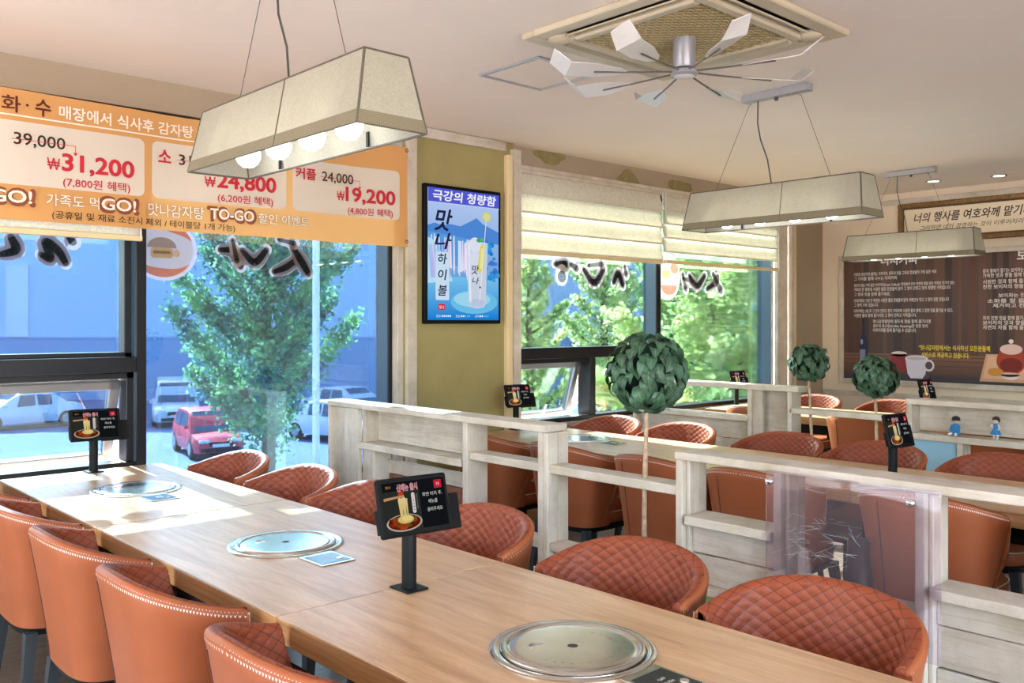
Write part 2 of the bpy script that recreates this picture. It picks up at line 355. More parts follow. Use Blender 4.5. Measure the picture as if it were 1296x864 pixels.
class Pic:
    def __init__(s, warp=None, step=.0004): s.mb = MB(); s.mb.c = []; s.l = 0; s.warp = warp; s.step = step
    def _put(s, v, f, col, d=None):
        y = -s.l * s.step; vs = [(p[0], y - (s.step * .8 * d[i] if d is not None else 0), p[1]) for i, p in enumerate(v)]
        if s.warp: vs = [s.warp(*p) for p in vs]
        s.mb.add(vs, f); s.mb.c += [col] * len(vs)
    def up(s, n=1): s.l += n; return s
    def rect(s, x0, x1, z0, z1, col, nx=1):
        if s.warp: nx = max(1, math.ceil((x1 - x0) / .03))
        xs = [x0 + (x1 - x0) * i / nx for i in range(nx + 1)]
        v = [(x, z0) for x in xs] + [(x, z1) for x in xs]
        s._put(v, [(i, i + 1, i + nx + 2, i + nx + 1) for i in range(nx)], col); return s
    def grad(s, x0, x1, z0, z1, c0, c1, n=12):
        v = []; f = []; y = -s.l * s.step; base = len(s.mb.v)
        for i in range(n + 1):
            t = i / n; z = z0 + (z1 - z0) * t; c = tuple(c0[k] * (1 - t) + c1[k] * t for k in range(3))
            s.mb.v += [(x0, y, z), (x1, y, z)]; s.mb.c += [c, c]
            if i: s.mb.f.append((base + 2 * i - 2, base + 2 * i - 1, base + 2 * i + 1, base + 2 * i))
        return s
    def rrect(s, x0, x1, z0, z1, r, col):
        v = []
        for cx, cz, a0 in ((x1 - r, z0 + r, -90), (x1 - r, z1 - r, 0), (x0 + r, z1 - r, 90), (x0 + r, z0 + r, 180)):
            for k in range(5): a = math.radians(a0 + k * 22.5); v.append((cx + r * math.cos(a), cz + r * math.sin(a)))
        # fan in strips to follow a warp
        if s.warp:
            n = 8; s.rect(x0 + r, x1 - r, z0, z1, col, n); s.rect(x0, x0 + r, z0 + r, z1 - r, col); s.rect(x1 - r, x1, z0 + r, z1 - r, col)
            for q in range(4): pts = v[q * 5:q * 5 + 5]; cxz = ((x1 - r, z0 + r), (x1 - r, z1 - r), (x0 + r, z1 - r), (x0 + r, z0 + r))[q]; s._put([cxz] + pts, [(0, i, i + 1) for i in range(1, 5)], col)
        else: s._put(v, [tuple(range(len(v)))], col)
        return s
    def poly(s, pts, col): s._put(pts, [tuple(range(len(pts)))], col); return s
    def disc(s, cx, cz, rx, rz, col, n=20, a0=0, a1=360):
        s._put([(cx, cz)] + [(cx + rx * math.cos(math.radians(a0 + (a1 - a0) * k / n)), cz + rz * math.sin(math.radians(a0 + (a1 - a0) * k / n))) for k in range(n + 1)], [(0, k, k + 1) for k in range(1, n + 1)], col); return s
    def text(s, sr, x0, x1, z0, z1, col, bold=.0, mirror=False, shear=0., outline=None, ow=.05):
        v, f = text_mesh(sr, shear); v0, f0 = v, f; v, f, d = heavy(v, f, bold)
        if not len(v): return s
        lo, hi = v.min(0), v.max(0); sc = ((x1 - x0) / (hi[0] - lo[0]), (z1 - z0) / (hi[1] - lo[1]))
        def tr(a):
            q = (a - lo) * sc
            if mirror: q[:, 0] = (x1 - x0) - q[:, 0]
            return q + (x0, z0)
        if outline is not None:
            v2, f2, d2 = heavy(v0, f0, bold + ow); s._put(tr(v2), f2, outline, d2); s.l += 1
        s._put(tr(v), f, col, d); return s
    def build(s, name, mat, parent=None, **kw): return s.mb.build(name, mat, parent, **kw)

# ================================================================ the room shell
ZC = 2.87; YW = 5.0; XR = 9.3
struct('floor', MB().bx(-3.5, 9.4, -3.5, 5.2, -.12, 0), M_floor)
struct('ceiling', MB().bx(-3.5, 9.4, -3.5, 5.2, ZC, ZC + .12), M_ceil)
wf = sempty('wall_front')
for a, b, c, d, m in ((-3.5, 1.87, -.0, .69, M_walld), (1.87, 3.56, 0, .50, M_walld), (3.56, 9.3, 0, .69, M_walld), (-3.5, 3.67, 2.70, ZC, M_walld), (4.56, 8.67, 2.70, ZC, M_walld)):
    struct('wall_band', MB().bx(a, b, YW + .02, YW + .2, c, d), m, wf)
struct('wall_pier', MB().bx(3.59, 4.60, YW - .03, YW + .2, 0, ZC), M_olive, wf)
struct('wall_corner_pier', MB().bx(8.62, 9.3, YW - .0, YW + .2, 0, ZC), M_walld, wf)
struct('wall_left_pier', MB().bx(-3.5, -.7, YW, YW + .2, 0, ZC), M_walld, wf)
struct('wall_back_unseen', MB().bx(2.8, 9.4, -3.65, -3.5, 0, ZC), M_wall)  # unseen wall: keeps sky out of pane reflections, open end admits fill light
struct('wall_left_unseen', MB().bx(-3.65, -3.5, -3.5, 1.9, 0, ZC), M_wall)  # unseen wall, cut short to limit the side light on the chairs
struct('wall_right', MB().bx(XR, XR + .15, -3.5, 5.2, 0, ZC), M_wall)
# painted-over olive patches on the band over the second window
for (px, py, rx, rz) in ((697, 199, .17, .055), (795, 226, .14, .07), (861, 238, .17, .075)):
    x, _, z = onplane(px, py, Y=YW + .018); p = Pic(); pts = []
    for k in range(22):
        a = 2 * PI * k / 22; q = 1 + .18 * math.sin(3 * a + px) + rng.normal(0, .05); pts.append((x + rx * q * math.cos(a), z + rz * q * math.sin(a)))
    mb = MB(); mb.add([(q[0], YW + .017, q[1]) for q in pts] + [(q[0], YW + .021, q[1]) for q in pts], [tuple(range(22))] + [(i, i + 22, (i + 1) % 22 + 22, (i + 1) % 22) for i in range(22)])
    o = struct('wall_stain', mb, M_stain, wf)
# trims: pale posts, crown boards, conduit strip
def trim(n, dims, mat, bev=.004): return struct('trim_%d' % n, MB().bx(*dims, bev), mat)
trim(1, (3.60, 3.68, YW - .06, YW - .02, 0, ZC), M_trimw)
trim(2, (3.545, 3.60, YW - .02, YW + .16, .50, 2.70), M_trimw)
trim(3, (4.50, 4.555, YW - .075, YW - .03, 0, ZC - .1), M_pale)
trim(4, (4.565, 4.645, YW - .07, YW - .02, 0, ZC - .05), M_trimw)
trim(5, (3.68, 4.50, YW - .06, YW - .03, ZC - .075, ZC - .005), M_wwx)
trim(6, (8.34, 8.54, YW - .02, YW + .02, .72, 2.72), M_trimw)
trim(7, (8.54, 8.60, YW - .06, YW - .02, 0, ZC), M_trimw)
trim(8, (8.61, 8.66, YW - .05, YW - .0, 0, ZC), M_pale)
trim(9, (XR - .035, XR, -3.4, 5.0, 2.745, 2.80), M_wwy)
trim(10, (4.65, 8.34, YW - .035, YW + .02, 2.69, 2.72), M_trimw)
trim(11, (3.0, 3.59, YW - .02, YW + .02, 2.71, 2.78), M_trimw)
M_sill = simple('sill_stone', srgb(168, 156, 150), .5)
for k, (a, b, z) in enumerate(((-.7, 1.87, .69), (1.87, 3.56, .50), (4.60, 8.6, .69))): struct('trim_%d' % (14 + k), MB().bx(a, b, YW - .0, YW + .2, z, z + .035, .004), M_sill)
# windows
FY0, FY1, GY = 5.04, 5.18, 5.155
def bar(root, x0, x1, z0, z1, y0=FY0, y1=FY1):
    o = MB().bx(x0, x1, y0, y1, z0, z1, .004).build('window_frame', M_frame, root); return o
def pane(root, x0, x1, z0, z1, mat, y=GY):
    return MB().bx(x0, x1, y, y + .006, z0, z1).build('pane', mat, root)
w1 = sempty('window_1')
bar(w1, -.7, -.62, .725, 2.70); bar(w1, 1.835, 1.893, .725, 2.70); bar(w1, -.62, 1.835, 1.25, 1.335, FY0 - .01); bar(w1, -.62, 1.835, 2.62, 2.70); bar(w1, -.62, 1.835, .725, .76)
bar(w1, -.62, 1.835, 1.335, 1.36, FY0 + .05); bar(w1, 1.79, 1.835, 1.335, 2.62, FY0 + .05); bar(w1, 1.79, 1.835, .76, 1.25, FY0 + .02); bar(w1, -.62, 1.835, 1.215, 1.25, FY0 + .02)
box_obj('frame_lining', (1.828, 1.8345, FY0 + .005, FY0 + .05, .76, 2.62), M_framein, w1)
pane(w1, -.62, 1.835, 1.335, 2.62, M_glassL)
def sash(root, x0, x1, mat):
    # an awning sash hinged at its top edge and pushed outward
    s = bpy.data.objects.new('sash', None); COL.objects.link(s); s.parent = root; s.location = (0, 5.15, 1.205); s.rotation_euler = (math.radians(17), 0, 0)
    h = .47; m = MB()
    for d in ((x0, x1, -.02, .03, -.05, 0), (x0, x1, -.02, .03, -h, -h + .04), (x0, x0 + .05, -.02, .03, -h, 0), (x1 - .055, x1, -.02, .03, -h, 0)): m.bx(*d, .004)
    m.build('sash_frame', M_alu, s)
    MB().bx(x0 + .05, x1 - .055, 0, .006, -h + .04, -.05).build('pane', mat, s)
    for xx in (x0 + .6 * (x1 - x0) - .0,):
        MB().tube([(xx, -.03, -h + .03), (xx - .01, -.05, -h + .12)], .008).build('sash_handle', M_silver, s)
sash(w1, -.55, 1.785, M_glassL)
w2 = sempty('window_2')
bar(w2, 1.893, 3.52, 2.62, 2.70); bar(w2, 1.893, 3.52, .535, .575); bar(w2, 1.835, 1.893, .535, .725); 
bar(w2, 3.515, 3.545, .535, 2.70); box_obj('frame_lining', (3.505, 3.516, FY0 + .004, FY1, .575, 2.62), M_framein, w2)
pane(w2, 1.893, 3.51, .575, 2.62, M_glassL)
w3 = sempty('window_3')
bar(w3, 4.64, 4.68, .725, 2.70); bar(w3, 4.68, 6.41, 2.62, 2.70); bar(w3, 4.68, 6.41, .725, .76); bar(w3, 4.68, 6.41, 1.235, 1.325); bar(w3, 6.41, 6.475, .725, 2.70)
bar(w3, 5.53, 5.60, .76, 1.235); bar(w3, 4.68, 5.53, 1.20, 1.235, FY0 + .02)
box_obj('frame_lining', (6.400, 6.411, FY0 + .004, FY1, .76, 2.62), M_framein, w3)
pane(w3, 4.68, 6.40, 1.325, 2.62, M_glassR); pane(w3, 5.60, 6.40, .76, 1.235, M_glassR); sash(w3, 4.70, 5.52, M_glassR)
w4 = sempty('window_4')
bar(w4, 6.475, 8.33, 2.62, 2.70); bar(w4, 6.475, 8.33, .725, .76); bar(w4, 8.33, 8.36, .725, 2.70)
box_obj('frame_lining', (8.318, 8.331, FY0 + .004, FY1 + .02, .76, 2.62), M_framein, w4)
pane(w4, 6.475, 8.32, .76, 2.62, M_glassR)

# ================================================================ shop stickers on the panes (seen mirrored from inside)
def sticker(label, X0, items):
    p = Pic()
    for it in items: it(p)
    o = p.build('window_lettering', M_film); o.location = (0, 5.150, 0); tag(o, label, 'sticker'); return o
INK, HALO = srgb(60, 62, 54), srgb(176, 158, 164)
def brush(p, pts, w, col, halo=True):
    P = [Vector(q) for q in pts]
    if len(P) > 2:
        E_ = [P[0] * 2 - P[1]] + P + [P[-1] * 2 - P[-2]]; P = [((2 * E_[i + 1]) + (E_[i + 2] - E_[i]) * t + (2 * E_[i] - 5 * E_[i + 1] + 4 * E_[i + 2] - E_[i + 3]) * t * t + (3 * E_[i + 1] - 3 * E_[i + 2] + E_[i + 3] - E_[i]) * t ** 3) * .5 for i in range(len(pts) - 1) for t in (0, .25, .5, .75)] + [P[-1]]
    def strip(ww, c):
        n = len(P)
        for i in range(n - 1):
            d = (P[i + 1] - P[i]); nn = Vector((-d.y, d.x)).normalized()
            a, b = ww * (.75 + .4 * math.sin(PI * i / n)), ww * (.75 + .4 * math.sin(PI * (i + 1) / n))
            p.poly([P[i] - nn * a, P[i + 1] - nn * b, P[i + 1] + nn * b, P[i] + nn * a][::-1], c)
        for i in range(n): q_ = ww * (.75 + .4 * math.sin(PI * i / n)); p.disc(P[i].x, P[i].y, q_, q_, c, 12)
    if halo: strip(w + .022, HALO); p.up()
    strip(w, col); p.up()
def pxs(*c): return [tuple(onplane(c[i], c[i + 1], Y=5.15)[::2]) for i in range(0, len(c), 2)]
sticker('mirrored brush lettering on the tall pane left of the mullion', 0, [
    lambda p: brush(p, pxs(0, 322, 20, 316, 14, 300), .020, INK),
    lambda p: brush(p, pxs(52, 322, 64, 327, 58, 306, 74, 318, 83, 333), .020, INK), lambda p: brush(p, pxs(86, 300, 92, 306), .018, INK)])
sticker('mirrored brush lettering on the wide pane before the tree', 0, [
    lambda p: brush(p, pxs(278, 316, 296, 318, 305, 338), .018, INK), lambda p: brush(p, pxs(294, 303, 300, 330), .014, INK),
    lambda p: brush(p, pxs(306, 316, 322, 332, 337, 316), .020, INK),
    lambda p: brush(p, pxs(346, 344, 362, 338, 378, 326), .018, INK), lambda p: brush(p, pxs(370, 312, 382, 332, 390, 346), .022, INK),
    lambda p: brush(p, pxs(352, 303, 372, 308), .014, INK)])
def emblem(p):
    c = pxs(207, 320)[0]; p.disc(c[0], c[1] + .02, .20, .18, HALO, 28); p.up()
    p.disc(c[0], c[1] + .02, .175, .155, srgb(178, 166, 172), 28); p.up()
    for a0, a1 in ((200, 330), (20, 120)):
        p._put([(c[0] + r * math.cos(math.radians(a0 + (a1 - a0) * k / 12)), c[1] + .02 + r * .9 * math.sin(math.radians(a0 + (a1 - a0) * k / 12))) for k in range(13) for r in (.175 - .055 * math.sin(PI * k / 12), .178)],
               [(2 * k, 2 * k + 1, 2 * k + 3, 2 * k + 2) for k in range(12)], srgb(206, 112, 62))
    p.up(); p.disc(c[0] - .01, c[1] + .03, .085, .06, srgb(150, 122, 100), 20, 0, 180); p.rrect(c[0] - .075, c[0] + .055, c[1] - .03, c[1] + .03, .02, srgb(186, 150, 80)); p.up(); p.rect(c[0] - .06, c[0] + .04, c[1] - .005, c[1] + .012, srgb(150, 110, 70))
    p.disc(c[0] + .075, c[1] - .0, .02, .022, srgb(200, 160, 120))
sticker('round orange and brown shop emblem on the wide pane beside the mullion', 0, [emblem])
sticker('mirrored brush lettering on the pane left of the second mullion', 0, [
    lambda p: brush(p, pxs(702, 334, 716, 334, 712, 340), .026, INK), lambda p: p.disc(*pxs(711, 348)[0], .075, .09, HALO, 16), lambda p: p.up().disc(*pxs(711, 350)[0], .05, .05, INK, 16), lambda p: p.up().disc(*pxs(711, 350)[0], .022, .022, srgb(120, 160, 210), 12),
    lambda p: brush(p, pxs(722, 334, 730, 340), .024, INK), lambda p: brush(p, pxs(738, 340, 752, 358, 764, 340), .026, INK), lambda p: brush(p, pxs(744, 336, 762, 334), .02, INK),
    lambda p: brush(p, pxs(776, 358, 782, 346, 788, 362), .026, INK), lambda p: brush(p, pxs(790, 336, 792, 348), .02, INK)])
def emblem2(p):
    c = pxs(845, 350)[0]; p.disc(c[0], c[1], .19, .22, HALO, 24); p.up(); p.disc(c[0] + .02, c[1] - .08, .12, .09, srgb(206, 112, 62), 20, 180, 360); p.disc(c[0] + .10, c[1] + .08, .06, .05, srgb(206, 112, 62), 16); p.up(); p.rrect(c[0] - .08, c[0] + .03, c[1] - .01, c[1] + .06, .02, srgb(226, 180, 90))
sticker('smaller orange shop emblem on the pane right of the second mullion', 0, [emblem2])
sticker('mirrored brush lettering on the pane right of the second mullion', 0, [
    lambda p: brush(p, pxs(864, 346, 868, 366), .022, INK), lambda p: brush(p, pxs(864, 352, 876, 356), .02, INK), lambda p: brush(p, pxs(872, 348, 882, 362, 892, 348), .026, INK),
    lambda p: brush(p, pxs(894, 366, 904, 358, 908, 350), .024, INK), lambda p: brush(p, pxs(902, 346, 912, 368), .03, INK)])

# ================================================================ roman blinds
def blind(x0, x1, zt, zb, pitch, label, ys=YW - .0):
    t = thing('roman_blind', label, 'blind', (0, 0, 0))
    box_obj('headrail', (x0, x1, ys - .02, ys + .03, zt - .02, zt + .02), M_trimw, t, .003)
    z = zt - .02; n = 0
    while z - pitch > zb - .01:
        P = np.zeros((2, 7, 3)); k = np.linspace(0, 1, 7)
        for i, x in enumerate((x0, x1)): P[i, :, 0] = x; P[i, :, 1] = ys - .004 - .028 * np.sin(k * PI * .55) ** 2 - .0; P[i, :, 2] = z - (pitch + .012) * k
        P2 = P.copy(); P2[:, :, 1] += .004
        m = MB().grid(P[::-1]).grid(P2); m.bx(x0, x1, ys - .034, ys - .024, z - pitch - .014, z - pitch + .0)
        m.build('fabric_fold', M_blind, t, smooth=40); z -= pitch; n += 1
    box_obj('bottom_rail', (x0, x1, ys - .045, ys - .01, zb - .03, zb), M_pale, t, .003)
    for xx in (x0 + .01, x1 - .01): MB().tube([(xx, ys - .04, zt), (xx, ys - .045, zb - .02)], .003, 5).build('pull_cord', M_white, t)
    return t
blind(4.66, 6.405, 2.685, 2.075, .145, 'wide cream pleated blind beside the olive pier'); blind(6.43, 8.33, 2.685, 2.085, .125, 'cream pleated blind over the pane nearest the corner')
blind(-.6, 1.84, 2.66, 1.995, .16, 'cream blind mostly hidden behind the orange price banner')

# ================================================================ price banner
OR, CR, RD, BR, DK, WH, PK = srgb(220, 166, 106), srgb(226, 216, 202), srgb(206, 60, 72), srgb(112, 58, 46), srgb(66, 56, 48), srgb(254, 244, 230), srgb(150, 88, 66)
def bwarp(x, y, z):
    sag = .035 * math.sin(PI * min(1, max(0, (x - .3) / 3.3))) * max(0, (z - 2.03) / .68) ** 2
    return (x, y - .010 * math.sin(x * 5.3) - .003 * math.sin(x * 11 + 1), z - sag)
b = Pic(bwarp, .0012)
b.rect(-.3, 3.6, 2.032, 2.705, OR, 90); b.up()
b.rect(-.3, 2.72, 2.562, 2.570, WH, 60)
for x0, x1 in ((.3, 1.846), (1.888, 2.692), (2.735, 3.535)): b.rrect(x0, x1, 2.208, 2.537, .035, CR)
b.up(2)
b.text('매주 화', .95, 1.236, 2.578, 2.668, BR, .03); b.text('·', 1.258, 1.272, 2.62, 2.634, BR, .03); b.text('수', 1.300, 1.374, 2.578, 2.672, BR, .035)
b.text('매장에서 식사후 감자탕', 1.411, 2.121, 2.582, 2.658, WH, .03); b.text('포장시 할인', 2.16, 2.62, 2.582, 2.658, WH, .03)
def price(o, x0, x1, n, nx0, nx1, won, wx0, px1, amt, sv, sx0, sx1):
    b.text(o, x0, x1, 2.405, 2.478, DK, .02); b.text(won, wx0, nx0 - .008, 2.303, 2.365, RD, .012)
    b.text(n, nx0, nx1, 2.288, 2.398, RD, .05); b.text(sv, sx0, sx1, 2.212, 2.272, RD, .018)
    b.up(); b.rect(x0 - .01, x1 + .05, 2.440, 2.443, RD); b.rect(x1 + .047, x1 + .05, 2.40, 2.443, RD); b.poly([(x1 + .037, 2.405), (x1 + .049, 2.388), (x1 + .060, 2.405)], RD)
price('39,000', 1.204, 1.441, '31,200', 1.424, 1.790, '₩', 1.355, 0, 0, '(7,800원 혜택)', 1.430, 1.767)
price('31,000', 2.039, 2.28, '24,800', 2.256, 2.624, '₩', 2.185, 0, 0, '(6,200원 혜택)', 2.261, 2.603)
price('24,000', 2.938, 3.176, '19,200', 3.117, 3.498, '₩', 3.050, 0, 0, '(4,800원 혜택)', 3.134, 3.478)
b.text('소', 1.920, 1.994, 2.415, 2.492, RD, .04); b.text('커플', 2.751, 2.894, 2.410, 2.485, RD, .04)
for s, x0, x1 in (('GO!', 1.10, 1.285), ('GO!', 1.616, 1.796), ('TO-GO', 2.213, 2.476)):
    b.text(s, x0 - .018, x1 + .018, 2.098, 2.192, PK, .11); b.up(2); b.text(s, x0, x1, 2.115, 2.178, WH, .035)
b.text('친구도 먹', .80, 1.08, 2.112, 2.176, WH, .02, outline=BR, ow=.02)
b.text('가족도 먹', 1.348, 1.604, 2.112, 2.176, WH, .015, outline=BR, ow=.02); b.text('맛나감자탕', 1.860, 2.176, 2.105, 2.176, WH, .015, outline=BR, ow=.02); b.text('할인 이벤트', 2.501, 2.838, 2.110, 2.172, WH, .015, outline=BR, ow=.02)
b.text('(공휴일 및 재료 소진시 제외 / 테이블당 1개 가능)', 1.374, 2.357, 2.043, 2.090, DK, .012)
ban = b.build('price_banner', M_banner); ban.location = (0, 4.945, 0); tag(ban, 'wide orange vinyl price banner hung across the left windows', 'banner')
for x, z in ((3.57, 2.675), (3.57, 2.065)):
    r = MB(); r.lathe([(.006, 0), (.012, .002), (.014, 0)], 12); o = r.build('eyelet', M_gold, ban); o.rotation_euler = (PI / 2, 0, 0); o.location = (x, -.035, z)

# ================================================================ drink poster screen on the pier
tv = thing('advertising_screen', 'upright lit screen advertising an iced drink on the olive pier', 'screen', (3.737, YW - .065, 1.515))
W_, H_ = .705, .968
MB().bx(0, W_, 0, .035, 0, H_, .006).build('housing', M_tablet, tv)
p = Pic(); BL = srgb(90, 170, 232)
x0, x1, z0, z1 = .026, W_ - .026, .026, H_ - .026
p.grad(x0, x1, z0, z1, srgb(20, 140, 220), srgb(190, 210, 248), 14); p.up()
p.grad(x0, x1, z0, .33, srgb(10, 130, 220), srgb(120, 200, 245), 6)
mt = [(x0, .68), (x0 + .06, .70), (x0 + .13, .685), (x0 + .2, .70), (x0 + .29, .69), (x0 + .38, .73), (x0 + .44, .76), (x0 + .50, .72), (x1, .67), (x1, .58), (x0, .62)]
p.poly(mt[::-1], srgb(80, 140, 220)); p.up()
p.poly([(x0, .64), (x0 + .42, .60), (x0 + .42, .40), (x0, .42)][::-1], srgb(90, 160, 228)); p.up()
for k in range(26):
    xx = x0 + .012 + .41 * rng.random(); zz = .62 - .10 * (xx - x0) + rng.normal(0, .01); w = .006 + .010 * rng.random()
    p.poly([(xx, zz), (xx + w, zz), (xx + w * 1.6, zz - .15 - .15 * rng.random()), (xx - w * .2, zz - .22)][::-1], srgb(210 + rng.integers(40), 232, 252))
for k in range(40):
    xx = x0 + .40 + .24 * rng.random(); zz = .30 + .36 * rng.random(); r = .012 + .022 * rng.random(); p.disc(xx, zz, r, r * .8, srgb(20 + rng.integers(60), 110 + rng.integers(60), 200 + rng.integers(40)), 8)
p.up(); p.poly([(x0, .60), (x0 + .05, .58), (x0 + .16, .45), (x0 + .22, .30), (x0, .28)][::-1], srgb(190, 228, 252)); p.up()
for k in range(18):
    xx = x0 + .17 * rng.random(); w = .004 + .006 * rng.random(); p.poly([(xx, .55), (xx + w, .55), (xx + w + .03, .32), (xx + .02, .32)][::-1], srgb(120 + rng.integers(100), 190, 240))
p.up(); p.disc(x0 + .42, .155, .22, .085, srgb(110, 196, 240), 26); p.up(); p.disc(x0 + .40, .175, .17, .055, srgb(160, 220, 248), 24); p.up()
gx = x0 + .345   # glass
p.poly([(gx, .60), (gx + .20, .585), (gx + .18, .145), (gx + .165, .12), (gx + .10, .108), (gx + .03, .12), (gx + .018, .15)][::-1], srgb(206, 216, 236)); p.up()
p.poly([(gx + .01, .58), (gx + .03, .58), (gx + .045, .15), (gx + .028, .15)][::-1], srgb(236, 242, 252)); p.disc(gx + .08, .565, .058, .055, srgb(226, 232, 246), 18); p.disc(gx + .075, .465, .058, .05, srgb(222, 228, 244), 18); p.disc(gx + .08, .36, .052, .05, srgb(214, 222, 242), 16); p.disc(gx + .098, .15, .075, .03, srgb(190, 205, 232), 18); p.up()
p.poly([(gx + .13, .56), (gx + .17, .58), (gx + .165, .40), (gx + .115, .36), (gx + .10, .40)][::-1], srgb(222, 218, 90)); p.up(); p.poly([(gx + .135, .54), (gx + .155, .55), (gx + .15, .41), (gx + .118, .385)][::-1], srgb(240, 236, 150))
p.disc(gx + .115, .60, .025, .015, srgb(70, 170, 90), 10); p.disc(gx + .14, .607, .02, .012, srgb(90, 190, 100), 10); p.up()
p.poly([(gx + .182, .76), (gx + .188, .76), (gx + .125, .17), (gx + .118, .17)][::-1], srgb(236, 246, 240)); p.disc(gx + .188, .775, .042, .036, srgb(206, 214, 120), 18); p.up(); p.disc(gx + .188, .775, .034, .028, srgb(222, 226, 150), 16); p.up()
p.text('맛', gx + .045, gx + .115, .355, .42, DK, .02, shear=.2); p.text('나', gx + .05, gx + .115, .285, .335, DK, .02, shear=.2); p.disc(gx + .125, .262, .009, .008, DK, 8)
p.rrect(x0 + .065, x0 + .185, .165, .50, .01, srgb(206, 230, 250)); p.up()
p.rect(x0, x1, .845, z1, srgb(84, 92, 214)); p.up(); p.rect(x0, x1, .838, .843, srgb(200, 215, 250)); p.text('극강의 청량함', x0 + .04, x1 - .03, .855, .930, srgb(250, 250, 255), .04, shear=.1)
p.text('맛', x0 + .055, x0 + .215, .645, .80, srgb(34, 42, 74), .035, shear=.25); p.text('나', x0 + .055, x0 + .205, .52, .635, srgb(34, 42, 74), .035, shear=.25)
for s, z in (('하', .415), ('이', .305), ('볼', .195)): p.text(s, x0 + .085, x0 + .165, z, z + .075, srgb(34, 42, 74), .03, shear=.15)
p.rrect(x0 + .085, x0 + .150, .095, .138, .012, srgb(206, 50, 70)); p.up(); p.text('맛나', x0 + .095, x0 + .14, .103, .128, srgb(250, 240, 240), .02)
xx = x0 + .07
for s, n, m in (('당도', 5, 5), ('탄산', 2, 5), ('산미', 2, 5)):
    p.text(s, xx, xx + .04, .045, .062, srgb(240, 248, 255), .02)
    for k in range(m): p.disc(xx + .052 + k * .018, .054, .007, .007, srgb(250, 252, 255) if k < n else srgb(110, 190, 240), 8)
    xx += .175
p.build('screen_picture', M_screen, tv, loc=(0, -.0012, 0))

# ================================================================ tub chairs
ZB = .375
def sm(t): t = np.clip(t, 0, 1); return t * t * (3 - 2 * t)
def shell_point(s, v, off=0.0):
    """s -1..1 round the back, v 0..1 up; off = distance inward from the outer skin. chair faces +y"""
    a = .226 + .066 * v ** 1.3 - off; bk = .215 + .075 * v ** 1.2 - off
    n = 3.6 - 1.0 * v; lf = np.interp(v, [0, .25, .5, .7, .82, .92, 1], [-.10, -.095, -.06, -.010, .020, .015, -.020])
    A = np.abs(s); ph = np.clip(A / .66, 0, 1) * PI / 2
    ce, se = np.cos(ph) ** (2 / n), np.sin(ph) ** (2 / n)
    y = -.02 - (bk - .02) * ce; x = a * se
    t = np.clip((A - .66) / .34, 0, 1); y = y + t * (lf + .02); x = x - .018 * t * t * v
    top = .828 - .165 * A ** 1.6 - .085 * np.clip((A - .66) / .34, 0, 1) ** 1.6
    z = ZB + (top - ZB) * v
    return np.stack([np.sign(s) * x, y, z], -1)
